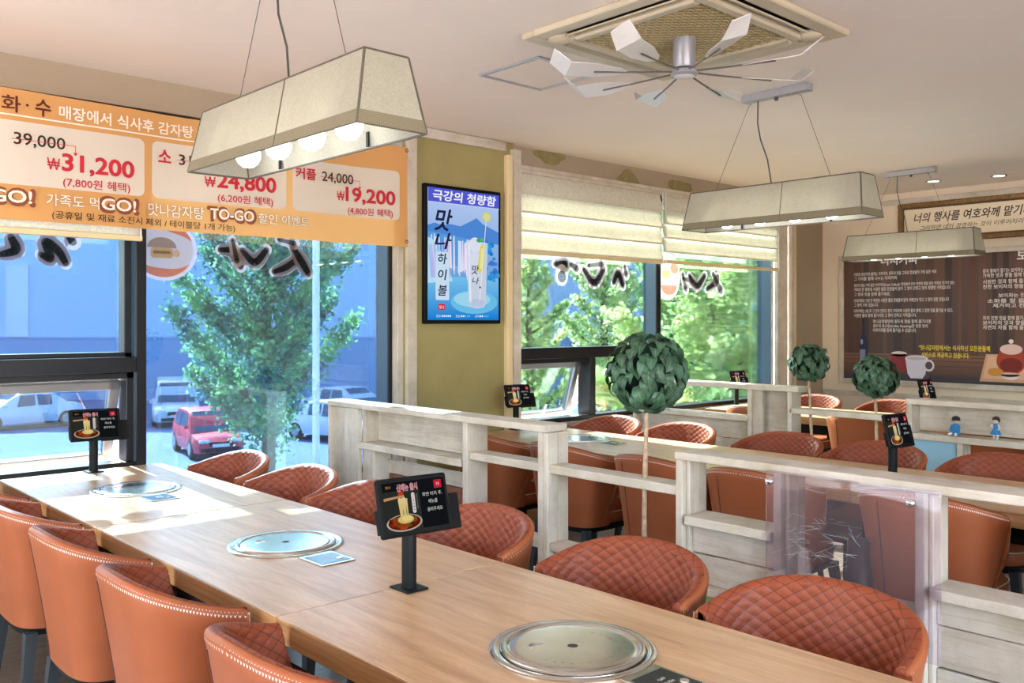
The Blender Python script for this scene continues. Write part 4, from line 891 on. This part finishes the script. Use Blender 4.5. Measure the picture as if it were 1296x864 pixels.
topiary('tall topiary with a leaf ball and birch stem in the near partition gap', 2.945, 2.365, 1.315, .172, .09, 180, (.0, .03))
topiary('small topiary left of the poster beside the corner window', 5.79, 3.215, 1.245, .135, .05, 120, (0, -.05))
topiary('small topiary in front of the bottle on the poster', 5.79, 2.735, 1.165, .142, .05, 120, (0, -.02))

# ================================================================ pendant lamps
def make_pendant():
    t = thing('pendant_lamp', 'lamp', 'lamp')
    L, W, l, w, H = 1.15, .245, 1.09, .155, .225
    co = [(-W / 2, -L / 2, 0), (W / 2, -L / 2, 0), (W / 2, L / 2, 0), (-W / 2, L / 2, 0)]; tp = [(-w / 2, -l / 2, H), (w / 2, -l / 2, H), (w / 2, l / 2, H), (-w / 2, l / 2, H)]
    def at(a, b, k): return tuple(a[i] * (1 - k) + b[i] * k for i in range(3))
    for i in range(4):
        a, b, c, d = co[i], co[(i + 1) % 4], tp[(i + 1) % 4], tp[i]; k = .17
        cen = Vector((0, 0, H / 2)); nrm = (Vector(b) - Vector(a)).cross(Vector(d) - Vector(a)).normalized()
        if nrm.dot(Vector(a) - cen) < 0: nrm = -nrm
        def slab(q, m, off, name):
            lo = [Vector(p) + nrm * off for p in q]; hi = [Vector(p) + nrm * (off + .0015) for p in q]
            mb = MB(); mb.add([tuple(p) for p in lo + hi], [(3, 2, 1, 0), (4, 5, 6, 7), (0, 1, 5, 4), (1, 2, 6, 5), (2, 3, 7, 6), (3, 0, 4, 7)]); return mb.build(name, m, t)
        slab([a, b, c, d], M_shade, 0, 'shade_panel'); slab([a, b, at(b, c, k), at(a, d, k)], M_band, .002, 'woven_band')
        MB().tube([a, d], .0045, 5).build('edge_binding', M_edge, t); MB().tube([a, b], .004, 5).build('edge_binding', M_edge, t); MB().tube([d, c], .004, 5).build('edge_binding', M_edge, t)
        if abs(a[0] - b[0]) < .01:
            p0 = Vector(at(a, b, .42 if i == 1 else .58)) + nrm * .003; p1 = Vector(at(d, c, .42 if i == 1 else .58)) + nrm * .003; MB().tube([p0, p1], .0022, 4).build('fabric_seam', M_edge, t)
    MB().bx(-w / 2, w / 2, -l / 2, l / 2, H - .004, H, 0).build('top_cover', M_shade, t)
    for y in (-.28, .30): MB().bx(W / 2 - .016, W / 2 - .010, y - .006, y + .006, .002, .05).build('shade_clip', M_black, t)
    for k in range(4):
        y = .335 - .225 * k; bu = MB().lathe([(0, -.046), (.02, -.042), (.036, -.028), (.0455, -.006), (.046, .006), (.038, .026), (.022, .04), (.014, .05)], 24, (0, 0, 0)).build('bulb', M_bulb, t, loc=(0, y, .044), smooth=60)
        MB().lathe([(.016, .04), (.017, .14), (0, .14)], 14).build('lamp_socket', M_white, t, loc=(0, y, .044))
    zc = ZC - 2.09
    MB().bx(-.028, .028, -.215, .215, zc - .047, zc - .002, .003).build('ceiling_canopy', M_silver, t)
    for y0, y1 in ((-.15, -.34), (.17, .42)):
        MB().tube([(0, y1, H), (0, y0, zc - .045)], .0014, 5).build('suspension_wire', M_cord, t); MB().lathe([(.006, 0), (.006, .014), (0, .014)], 10).build('wire_grip', M_silver, t, loc=(0, y0, zc - .062))
    MB().tube([(0, .12 - .0, zc - .045), (.004, .125, zc - .18), (-.004, .10, zc - .28), (.006, .06, zc - .40), (0, .03, H)], .004, 8).build('power_cord', M_cord, t, smooth=60)
    MB().lathe([(.010, 0), (.013, .012), (.010, .02)], 12).build('canopy_knob', M_cord, t, loc=(0, -.0, zc - .064))
    return t
pd = make_pendant(); pd.location = (1.52, 2.735, 2.088); pd['label'] = 'nearest pendant lamp with a long fabric shade and bare globes'; pd['group'] = 'long fabric pendant lamps'
dup(pd, (4.655, 2.79, 2.093), 0, 'middle pendant lamp hanging over the far side of the middle row'); dup(pd, (7.93, 3.43, 2.088), 0, 'farthest pendant lamp hanging before the framed calligraphy')

# ================================================================ ceiling cassette and its air spreading fan
AX, AY = 3.41, 2.52
A = thing('ceiling_air_conditioner', 'square ivory ceiling air conditioner with a khaki woven grille', 'air conditioner', (AX, AY, ZC))
def frame_ring(m, r0, r1, z0, z1, b=.0):
    m.bx(-r1, r1, r0, r1, z0, z1, b); m.bx(-r1, r1, -r1, -r0, z0, z1, b); m.bx(-r1, -r0, -r0, r0, z0, z1, b); m.bx(r0, r1, -r0, r0, z0, z1, b); return m
frame_ring(MB(), .455, .535, -.030, -.001, .006).build('outer_frame', M_ac, A)
frame_ring(MB(), .335, .392, -.045, -.004, .010).build('inner_frame', M_ac, A)
frame_ring(MB(), .392, .455, -.016, -.001).build('air_slot', M_acd, A)
for k in range(4):
    Rz = Matrix.Rotation(k * PI / 2, 3, 'Z')
    m = MB().box((0, 0, 0), (.66, .052, .008), .003, Matrix.Rotation(math.radians(-24), 3, 'X').to_4x4())
    o = m.build('louvre', M_ac, A); o.location = tuple(Rz @ Vector((0, .418, -.026))); o.rotation_euler = (0, 0, k * PI / 2)
    o = MB().lathe([(.0, -.046), (.045, -.044), (.058, -.034), (.058, -.004)], 20).build('corner_cover', M_ac, A, smooth=50); o.location = tuple(Rz @ Vector((.405, .405, 0)))
MB().bx(-.335, .335, -.335, .335, -.022, -.004).build('grille_backing', M_acd, A)
g = MB(); n = 27
for i in range(n):
    for j in range(n):
        x = -.335 + .67 * (i + .5) / n; y = -.335 + .67 * (j + .5) / n
        g.box((x, y, -.034), (.028, .0088, .006), 0, Matrix.Rotation(math.radians(35 if (i + j) % 2 else -35), 4, 'Z'))
for i in range(n + 1):
    q = -.335 + .67 * i / n; g.bx(q - .0012, q + .0012, -.335, .335, -.034, -.026)
g.build('grille', M_grille, A, kind='stuff')
Fn = thing('air_spreading_fan', 'eight-armed white spinner hanging under the ceiling air conditioner', 'fan', (AX, AY, ZC))
MB().lathe([(.052, -.03), (.052, -.165), (.048, -.172)], 32, capt=False).build('motor_housing', M_silver, Fn, smooth=40)
MB().lathe([(0, -.212), (.05, -.210), (.063, -.200), (.063, -.186), (.045, -.174), (.0, -.172)], 32).build('hub', M_silver, Fn, smooth=40)
MB().lathe([(0, -.2135), (.046, -.2125), (.05, -.209)], 28).build('hub_cap', M_white, Fn, smooth=60)
for k in range(8):
    a = math.radians(12 + 45 * k); Rz = Matrix.Rotation(a, 4, 'Z')
    m = MB().tube([tuple(Rz @ Vector(p)) for p in ((.05, 0, -.190), (.20, 0, -.199), (.43, 0, -.2085))], .0042, 6); ar = m.build('arm', M_rod, Fn)
    b = MB()   # a folded paddle: flat tongue with an up-turned outer tab
    pr = [(.275, 0), (.31, .026), (.42, .052), (.55, .056), (.555, -.048), (.43, -.052), (.32, -.028)]
    tilt = .55
    vv = [tuple(Rz @ Vector((r, y, -.203 + y * tilt * .55))) for r, y in pr]; v2 = [tuple(Rz @ Vector((r, y, -.200 + y * tilt * .55))) for r, y in pr]; n = len(pr)
    b.add(vv + v2, [tuple(range(n))[::-1], tuple(range(n, 2 * n))] + [(i, (i + 1) % n, (i + 1) % n + n, i + n) for i in range(n)]); b.build('blade', M_blade, ar)
    tb = [(.55, .060, 0), (.625, .045, .062), (.628, -.040, .050), (.555, -.052, 0)]
    vv = [tuple(Rz @ Vector((r, y, -.203 + y * tilt * .55 + z))) for r, y, z in tb]; v2 = [tuple(Rz @ Vector((r, y, -.199 + y * tilt * .55 + z))) for r, y, z in tb]
    MB().add(vv + v2, [(3, 2, 1, 0), (4, 5, 6, 7), (0, 1, 5, 4), (1, 2, 6, 5), (2, 3, 7, 6), (3, 0, 4, 7)]).build('blade_tab', M_blade, ar)
hch = thing('access_hatch', 'square outlined access hatch on the ceiling beside the air conditioner', 'hatch', (3.415, 3.48, ZC))
frame_ring(MB(), .212, .235, -.009, -.0005, .002).build('hatch_frame', M_silver, hch)
MB().bx(-.21, .21, -.21, .21, -.004, -.0005).build('hatch_panel', M_ceil, hch)
MB().lathe([(0, -.03), (.012, -.03), (.012, -.0)], 12, (.10, -.222, 0)).build('latch', M_cord, hch)
for x, y, l in ((8.75, 3.57, 'recessed ceiling downlight above the left end of the gold frame'), (8.86, 3.03, 'recessed ceiling downlight above the middle of the gold frame')):
    t = thing('downlight', l, 'light', (x, y, ZC), 0, 'recessed downlights'); MB().lathe([(.048, -.0005), (.068, -.002), (.070, -.006), (.055, -.008), (.048, -.004)], 24).build('bezel', M_silver, t, smooth=50); MB().lathe([(0, -.003), (.048, -.003)], 24).build('lens', M_down, t)

# ================================================================ right wall: coffee poster, gold frame, ledge
def Q_(px, py, dx=0.0): q = onplane(px, py, X=XR - .03); return (PY0 - q[1], q[2])
PY0 = 4.735
po = thing('wall_poster', 'large dark brown coffee and tea poster on the corner wall', 'poster', (XR - .028, PY0, 0), -PI / 2)
pw = 3.6; pz0, pz1 = .925, 2.20
fr = [(-.055, 0, pz0 - .05, pz1 + .05), (pw, pw + .055, pz0 - .05, pz1 + .05)]
for a, b_, c, d in fr: MB().bx(a, b_, -.012, .026, c, d, .004).build('frame_board', M_trimw, po)
for a, b_, c, d in ((0, pw, pz0 - .055, pz0), (0, pw, pz1, pz1 + .05)): MB().bx(a, b_, -.012, .026, c, d, .004).build('frame_board', M_wwx, po)
p = Pic(None, .0006); p.grad(0, pw, pz0, pz1, srgb(72, 54, 50), srgb(92, 70, 62), 6); p.up()
for k in range(34):
    x = pw * k / 34 + .03 * rng.random(); c = [srgb(84, 58, 50), srgb(104, 72, 60), srgb(66, 50, 48), srgb(96, 62, 50)][rng.integers(4)]; p.rect(x, min(pw, x + .03 + .07 * rng.random()), 1.19, pz1, c)
p.up(); p.grad(0, pw, pz0, 1.20, srgb(58, 44, 44), srgb(130, 92, 74), 6); p.up(); p.rect(0, pw, pz0, .985, srgb(62, 58, 66)); p.up()
for z in (1.02, 1.08, 1.13, 1.17): p.rect(0, pw, z, z + .012, srgb(96, 68, 56))
def line(s, xa, ya, xb, hh=4.6, col=srgb(232, 220, 212), bold=.02):
    a, b_ = Q_(xa, ya), Q_(xb, ya); h = Q_(xa, ya - hh)[1] - a[1]; yb = a[1]
    p.text(s, a[0], b_[0], yb, yb + h, col, bold)
p.up()
def tline(s, x0_, z_, x1_, h, col=srgb(236, 226, 218), bold=.02): p.text(s, x0_, x1_, z_, z_ + h, col, bold)
def xz(px, py): return Q_(px, py)
def L(s, xa, ya, xb, h=.040, **kw): a = xz(xa, ya); b_ = xz(xb, ya); tline(s, a[0], a[1] - .0, b_[0], h, **kw)
L('더치커피', 1115, 336, 1160, .10, bold=.04)
L('커피의 와인이라 불리는 더치커피, 원두의 맛을 그대로 한방울씩 가득 담은 커피', 1081, 350, 1185); L('그 가치를 함께 나누는 더치커피', 1081, 355.5, 1135)
L('원두의 맛을 가득 담은 더치커피(Dutch Coffee)는 한방울씩 모아 자연의 향을 담은 커피로 인기가 있는', 1081, 364, 1208); L('커피의 한 종류로 시원한 물로 한방울씩 담아 그 향이 진하고 맛이 청량한 커피입니다', 1081, 369, 1203); L('그 향과 맛을 함께 즐기세요.', 1081, 375, 1127)
L('더치커피의 가장 큰 특징은 시원한 물로 한방울씩 담아 카페인이 적고 그 맛이 진한 것입니다', 1081, 383, 1201); L('그 향이 가득 있습니다.', 1081, 388.5, 1112)
L('더치커피는 3일 후 그 맛이 진하고 향이 가득하며 시원한 물과 함께 그 진한 맛을 즐기실 수 있고,', 1081, 396, 1206); L('시원한 물과 함께 즐기시면 그 향이 진하고 가득합니다.', 1081, 401.5, 1160)
L('맛나감자탕만의 원두의 향을 함께 즐기시면', 1105, 409, 1178); L('원두의 로스팅(Coffee Roasting)한 진한 맛의', 1105, 415, 1174); L('더치커피를 함께 즐기실 수 있습니다.', 1105, 420, 1160)
L('"맛나감자탕에서는 식사하신 모든분들께', 1163, 443, 1253, .055, col=srgb(240, 214, 60), bold=.03); L('서비스로 제공하고 있습니다.', 1166, 452, 1227, .055, col=srgb(240, 214, 60), bold=.03)
def LR(s, x0_, py, w, h=.040, **kw): z = xz(1290, py)[1]; tline(s, x0_, z, x0_ + w, h, **kw)
bx_ = xz(1244, 345)[0]
LR('보이차', xz(1287, 330)[0], 330, .30, .11, bold=.04)
for s, py, o, w in (('중국 황제가 즐기는 보이차는 그 맛과 향이 진하고', 344, 0, .62), ('가득한 맛과 향을 함께 담은 자연의 차로', 350, 0, .62), ('시원한 것과 함께 즐기시면 그 맛이', 358, 0, .62), ('진한 보이차의 향을', 364.5, 0, .36),
                    ('보이차는 진한 향의 차', 376, .14, .44), ('소화를 잘 돕고, 기름을', 383, .04, .60), ('제거하고 진한 이름의', 389, .09, .50), ('차의 진한 맛을 함께 즐기시는 가장 인기 있는', 405, 0, .64), ('보이차의 맛과 향을 그대로 담은', 411, 0, .62), ('자연의 차를 함께 즐기세요 보이차', 417, 0, .62)):
    LR(s, bx_ + o, py, w, .042)
bt = xz(1093, 470); p.up()
bxm = bt[0]; p.poly([(bxm - .045, 1.03), (bxm + .045, 1.03), (bxm + .045, 1.33), (bxm + .015, 1.40), (bxm + .013, 1.57), (bxm - .013, 1.57), (bxm - .015, 1.40), (bxm - .045, 1.33)], srgb(36, 36, 62)); p.up()
p.rect(bxm - .014, bxm + .014, 1.50, 1.575, srgb(40, 30, 50)); p.rect(bxm - .04, bxm + .02, 1.12, 1.24, srgb(120, 130, 160)); p.disc(bxm - .02, 1.32, .014, .03, srgb(150, 160, 190), 12)
gq = xz(1138, 455)[0]; p.poly([(gq - .07, 1.02), (gq + .07, 1.02), (gq + .085, 1.20), (gq - .085, 1.20)], srgb(140, 40, 44)); p.disc(gq, 1.20, .085, .028, srgb(232, 216, 210), 20)
cq = xz(1160, 474)[0]; p.up(); p.poly([(cq - .09, 1.0), (cq - .06, .955), (cq + .06, .955), (cq + .09, 1.0), (cq + .115, 1.16), (cq - .115, 1.16)], srgb(216, 210, 226)); p.up(); p.disc(cq, 1.16, .115, .03, srgb(236, 232, 240), 22); p.up(); p.disc(cq, 1.158, .10, .022, srgb(196, 186, 196), 20)
for r, c in ((.055, srgb(216, 210, 226)), (.036, srgb(84, 62, 60))): p.disc(cq + .125, 1.09, r, r * 1.1, c, 18); p.up()
tq = xz(1240, 484)[0]; p.poly([(tq, .955), (tq + 1.1, .955), (tq + 1.1, 1.22), (tq + .06, 1.22)], srgb(208, 160, 130)); p.up(); p.poly([(tq + .03, .985), (tq + 1.05, .985), (tq + 1.05, 1.20), (tq + .08, 1.20)], srgb(222, 178, 146)); p.up()
pq = xz(1280, 455)[0]; p.disc(pq, 1.16, .13, .13, srgb(170, 60, 40), 24); p.up(); p.disc(pq, 1.12, .10, .07, srgb(120, 30, 26), 20); p.disc(pq, 1.27, .10, .05, srgb(232, 196, 190), 20); p.disc(pq, 1.345, .022, .022, srgb(240, 226, 220), 12)
p.disc(xz(1260, 477)[0], 1.05, .07, .04, srgb(206, 140, 60), 18); p.up(); sq = xz(1279, 481)[0]; p.disc(sq, 1.03, .085, .05, srgb(232, 224, 224), 20, 180, 360); p.disc(sq, 1.03, .085, .022, srgb(216, 170, 150), 20)
p.build('poster_print', M_gloss, po)
frm = thing('framed_calligraphy', 'wide gold framed brush calligraphy above the coffee poster', 'picture', (XR - .03, 4.14, 2.335), -PI / 2)
fw, fh = 1.44, .41
m = MB()
for a, b_, c, d in ((0, fw, 0, .05), (0, fw, fh - .05, fh), (0, .05, .05, fh - .05), (fw - .05, fw, .05, fh - .05)): MB().bx(a, b_, -.02, .028, c, d, .008).build('frame_moulding', M_gold, frm)
for a, b_, c, d in ((.05, fw - .05, .05, .062), (.05, fw - .05, fh - .062, fh - .05), (.05, .062, .062, fh - .062), (fw - .062, fw - .05, .062, fh - .062)): MB().bx(a, b_, -.010, .02, c, d, .002).build('inner_moulding', simple('dark_gold', srgb(84, 60, 34), .5, .3), frm)
p = Pic(); p.rect(.062, fw - .062, .062, fh - .062, srgb(226, 210, 184)); p.up()
p.text('너의 행사를 여호와께 맡기라', .16, fw - .17, .205, .305, srgb(52, 42, 34), .03, shear=.25); p.text('그리하면 네가 경영하는 것이 이루어지리라', .22, fw - .2, .125, .175, srgb(70, 58, 46), .01, shear=.25); p.rect(fw - .18, fw - .15, .09, .12, srgb(180, 60, 50))
p.build('calligraphy_print', M_print, frm)
struct('trim_13', MB().bx(XR - .03, XR, -3.4, 4.98, .74, .79, .004), M_wwy); struct('baseboard_right', MB().bx(XR - .02, XR, -3.4, 4.98, 0, .1), M_wwy)

# ================================================================ outside: parking lot below the windows
GZ = -2.75
def out(px, d, z=GZ):
    r = (px - 648) / FPX * d; return (_F[0] * d + _R[0] * r, _F[1] * d + _R[1] * r, z)
struct('ground', MB().bx(-160, 160, -120, 160, GZ - .3, GZ - .02), simple('pale_bounce_ground', srgb(158, 156, 158), .9, nscale=.3, namp=.08))  # unseen pale ground, spread all round to bounce sun onto the ceiling
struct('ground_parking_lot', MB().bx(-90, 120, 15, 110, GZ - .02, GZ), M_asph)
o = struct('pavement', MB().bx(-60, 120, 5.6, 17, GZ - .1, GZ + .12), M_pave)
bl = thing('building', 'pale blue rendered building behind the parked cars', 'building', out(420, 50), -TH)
MB().bx(-40, 30, 0, 12, 3.45, 14.5).build('upper_wall', M_bld, bl); MB().bx(-40, 30, -.05, 12, 0, 3.45).build('lower_wall', M_bldd, bl)  # lower wall is a darker blue than the upper wall
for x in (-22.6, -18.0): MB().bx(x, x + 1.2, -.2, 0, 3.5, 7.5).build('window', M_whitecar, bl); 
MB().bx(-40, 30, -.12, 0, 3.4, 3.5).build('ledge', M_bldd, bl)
def tree(name, label, base, H, W, mat, n, seed, bark=M_bark, up=.9, leafs=.10, z0=.25):
    rg = np.random.default_rng(seed); t = thing(name, label, 'tree', base)
    MB().tube([(0, 0, 0), (.05, .02, H * .3), (-.04, .03, H * .65), (0, 0, H * .97)], [H * .020, H * .015, H * .009, .01], 8).build('trunk', bark, t, smooth=60)
    segs = []
    nb = 34
    for k in range(nb):
        zt = H * (z0 + (.93 - z0) * k / nb); a = k * 2.4 + rg.normal(0, .3); f = 1 - max(0, (zt / H - .32)) / .75
        Lb = W / 2 * (f ** .75) * (.75 + .4 * rg.random()); e = np.array([Lb * math.cos(a), Lb * math.sin(a), Lb * up * (.7 + .5 * rg.random())]); p0 = np.array([0, 0, zt]); mid = p0 + e * .5 + np.array([0, 0, -.06 * Lb])
        MB().tube([tuple(p0), tuple(mid), tuple(p0 + e)], [.03, .02, .006], 5).build('branch', bark, t)
        segs.append((p0, mid, p0 + e, Lb))
    tot = sum(s[3] for s in segs); C_ = []
    for p0, mid, p1, Lb in segs:
        k = int(n * Lb / tot); u = rg.random(k) ** .75; c = np.where(u[:, None] < .5, p0 + (mid - p0) * u[:, None] * 2, mid + (p1 - mid) * (u[:, None] * 2 - 1)); C_.append(c + rg.normal(0, 1, (k, 3)) * (.07 + .10 * (1 - u[:, None])) * (W / 3.2))
    C_ = np.concatenate(C_); k = len(C_); d1 = rg.normal(0, 1, (k, 3)); d1 /= np.linalg.norm(d1, axis=1, keepdims=True); d2 = rg.normal(0, 1, (k, 3)); d2 -= (d2 * d1).sum(1, keepdims=True) * d1; d2 /= np.linalg.norm(d2, axis=1, keepdims=True)
    s = leafs * (.6 + .8 * rg.random((k, 1))); V = np.stack([C_ - d1 * s * .5, C_ + d2 * s * .45, C_ + d1 * s * .5, C_ - d2 * s * .45], 1).reshape(-1, 3)
    m = MB(); m.v = V.tolist(); m.f = [(4 * i, 4 * i + 1, 4 * i + 2, 4 * i + 3) for i in range(k)]; m.build('foliage', mat, t, kind='stuff')
tree('ginkgo_tree', 'conical blue-green tree in the middle of the wide left window', out(338, 17), 8.2, 3.9, M_fol1, 26000, 3, up=1.0, leafs=.085, z0=.22)
tree('street_tree', 'light green tree at the left edge of the second window', out(672, 19), 6.6, 2.0, M_fol2, 7000, 5, leafs=.10)
tree('street_tree', 'blue-green tree behind the tall topiary', out(766, 23), 8.0, 2.8, M_fol2, 11000, 8, leafs=.10)
tree('street_tree', 'broad bright yellow-green tree filling the corner pane', out(905, 14), 7.0, 4.0, M_fol2, 24000, 11, leafs=.10, up=.6, z0=.15)
tree('street_tree', 'blue-green tree between the topiary and the bright corner tree', out(852, 31), 9.5, 4.6, M_fol1, 14000, 14, leafs=.13, z0=.15)
pl = thing('lamp_post', 'slim white post standing right of the conical tree', 'post', out(400, 15)); MB().tube([(0, 0, .1), (0, 0, 6)], .06, 12).build('pole', M_whitecar, pl, smooth=50); MB().lathe([(.16, 0), (.16, .02), (.07, .12)], 16).build('foot', M_whitecar, pl, loc=(0, 0, .1))
for px, l in ((277, 'green bollard in front of the red car'), (352, 'green bollard below the conical tree')):
    t = thing('bollard', l, 'bollard', out(px, 17.5, GZ), 0, 'green bollards by the kerb'); MB().tube([(0, 0, 0), (0, 0, 1.0)], .035, 10).build('post', M_fol1, t); MB().lathe([(0, 1.03), (.03, 1.01), (.037, .98)], 10).build('cap', M_white, t)

def car(name, label, px, d, rz, Lc, Wc, Hc, pmat, kind):
    t = thing(name, label, 'car', out(px, d), rz)
    # stations along the length: x, floor, belt, half width ; nose at +x
    N = 25; xs = np.linspace(-Lc / 2, Lc / 2, N); prof = {'hatch': [(-.5, .72), (-.46, .93), (-.1, .92), (.18, .88), (.42, .72), (.5, .55)], 'van': [(-.5, .8), (-.47, 1.0), (0, 1.0), (.25, .98), (.42, .84), (.5, .62)], 'sedan': [(-.5, .70), (-.46, .90), (-.2, .92), (.2, .88), (.44, .70), (.5, .52)]}[kind]
    belt = np.interp(xs / Lc, [a for a, _ in prof], [b for _, b in prof]); hw = Wc / 2 * (1 - .16 * np.clip((np.abs(xs / Lc) - .36) / .14, 0, 1) ** 2)
    Pn = np.zeros((N, 9, 3))
    for i in range(N):
        w, b = hw[i], belt[i]; sec = [(-w * .96, .24), (-w, .42), (-w, b * .82), (-w * .93, b * .97), (0, b + .02), (w * .93, b * .97), (w, b * .82), (w, .42), (w * .96, .24)]
        Pn[i, :, 0] = xs[i]; Pn[i, :, 1] = [q[0] for q in sec]; Pn[i, :, 2] = [q[1] for q in sec]
    m = MB().grid(Pn); m.f.append(tuple(range(9))[::-1]); m.f.append(tuple((N - 1) * 9 + k for k in range(9))); m.build('body', pmat, t, smooth=50)
    g = {'hatch': [(-.47, 0), (-.40, .88), (-.28, 1), (.06, .98), (.30, .0)], 'van': [(-.48, 0), (-.46, .92), (-.4, 1), (.18, .98), (.36, .0)], 'sedan': [(-.36, 0), (-.22, .92), (-.12, 1), (.08, .97), (.30, 0)]}[kind]
    M_ = 19; gx = np.linspace(g[0][0], g[-1][0], M_) * Lc; gz = np.interp(gx / Lc, [a for a, _ in g], [b for _, b in g]); bb = np.interp(gx, xs, belt)
    roof = MB(); Pg = np.zeros((M_, 6, 3))
    for i in range(M_):
        zt = bb[i] * .95 + (Hc - bb[i] * .95) * gz[i]; w0 = Wc / 2 * .93; w1 = Wc / 2 * (.93 - .17 * gz[i]); Pg[i, :, 0] = gx[i]; Pg[i, :, 1] = [-w0, -w1, -w1 * .85, w1 * .85, w1, w0]; Pg[i, :, 2] = [bb[i] * .94, zt - .03 * gz[i], zt, zt, zt - .03 * gz[i], bb[i] * .94]
    roof.grid(Pg); roof.build('cabin_shell', pmat, t, smooth=50)
    # glazing laid just proud of the cabin
    def pt(u, side, f): i = u * (M_ - 1); a = int(min(M_ - 2, i)); k = i - a; q = Pg[a] * (1 - k) + Pg[a + 1] * k; lo, hi = (q[0], q[1]) if side < 0 else (q[5], q[4]); r = lo + (hi - lo) * f; return (r[0], r[1] + side * .012, r[2])
    ug = lambda x: (x * Lc - gx[0]) / (gx[-1] - gx[0])
    i0, i1 = ug(g[1][0] + .03), ug(g[3][0])
    for sd in (-1, 1):
        mid = (i0 + i1) / 2
        for ua, ub in ((i0, mid - .015), (mid + .015, i1)):
            q = [pt(ua, sd, .12), pt(ub + (.05 if ub == i1 else 0), sd, .12), pt(ub, sd, .88), pt(ua, sd, .88)]; MB().add(q, [(0, 1, 2, 3)] if sd < 0 else [(3, 2, 1, 0)]).build('side_window', M_carglass, t)
    def top(u): i = u * (M_ - 1); a = int(min(M_ - 2, i)); k = i - a; return Pg[a] * (1 - k) + Pg[a + 1] * k
    for ua, ub, nm in ((ug(g[3][0] + .015), ug(g[4][0] - .02), 'windscreen'), (ug(g[0][0] + .012), ug(g[1][0] - .0), 'rear_window')):
        a, b_ = top(ua), top(ub); of = np.array([.012 if nm == 'windscreen' else -.012, 0, .014])
        MB().add([tuple(a[2] + of), tuple(b_[2] + of), tuple(b_[3] + of), tuple(a[3] + of)], [(0, 1, 2, 3)]).build(nm, M_carglass, t)
    for sx in (-.31, .31):
        for sy in (-1, 1):
            o = MB().lathe([(0, -.1), (.20, -.1), (.31, -.09), (.32, -.05), (.32, .05), (.31, .09), (.20, .1), (0, .1)], 20).build('wheel', M_tyre, t, smooth=40); o.rotation_euler = (PI / 2, 0, 0); o.location = (sx * Lc, sy * (Wc / 2 - .09), .32)
            MB().lathe([(0, .108), (.17, .106), (.19, .10)], 16).build('hub_cap', M_hub, o); MB().lathe([(.19, -.10), (.17, -.106), (0, -.108)], 16).build('hub_cap', M_hub, o)
    nz = belt[-1]
    for sy in (-1, 1):
        MB().bx(Lc / 2 - .12, Lc / 2 + .0, sy * Wc * .30 - .17, sy * Wc * .30 + .17, nz * .98, nz * 1.18, .03).build('headlight', M_lamp, t)
        MB().bx(Lc * .20, Lc * .20 + .12, sy * (Wc / 2 + .02) - .07, sy * (Wc / 2 + .02) + .07, .92, 1.04, .03).build('wing_mirror', pmat, t)
    MB().bx(Lc / 2 - .02, Lc / 2 + .015, -.36, .36, nz * .80, nz * 1.05, .01).build('grille', M_tyre, t); MB().bx(Lc / 2 - .0, Lc / 2 + .025, -.26, .26, .42, .52, .004).build('number_plate', M_plate, t)
    MB().bx(Lc / 2 - .05, Lc / 2 + .01, -.6, .6, .26, .40, .01).build('lower_intake', M_tyre, t)
toc = lambda px: -PI / 2 - TH + math.radians(0)
car('hatchback_car', 'red hatchback parked below the wide left window', 262, 29.5, -PI / 2 - TH + math.radians(32), 3.6, 1.6, 1.46, M_red, 'hatch')
car('minivan', 'silver minivan parked behind the red hatchback', 222, 39, -PI / 2 - TH + math.radians(22), 4.9, 1.9, 1.85, M_silv, 'van')
car('saloon_car', 'white saloon nearest the right side of the wide window', 432, 33, -PI / 2 - TH + math.radians(60), 4.6, 1.8, 1.45, M_whitecar, 'sedan')
car('saloon_car', 'silver saloon farther back right of the white post', 440, 40, -PI / 2 - TH + math.radians(55), 4.6, 1.8, 1.45, M_silv, 'sedan')
car('saloon_car', 'white saloon seen through the opened left sash', 28, 37, -PI / 2 - TH + math.radians(-40), 4.5, 1.8, 1.45, M_whitecar, 'sedan')
car('hatchback_car', 'silver hatchback glimpsed through the middle window sash', 600, 34, -PI / 2 - TH + math.radians(50), 3.8, 1.7, 1.5, M_silv, 'hatch')
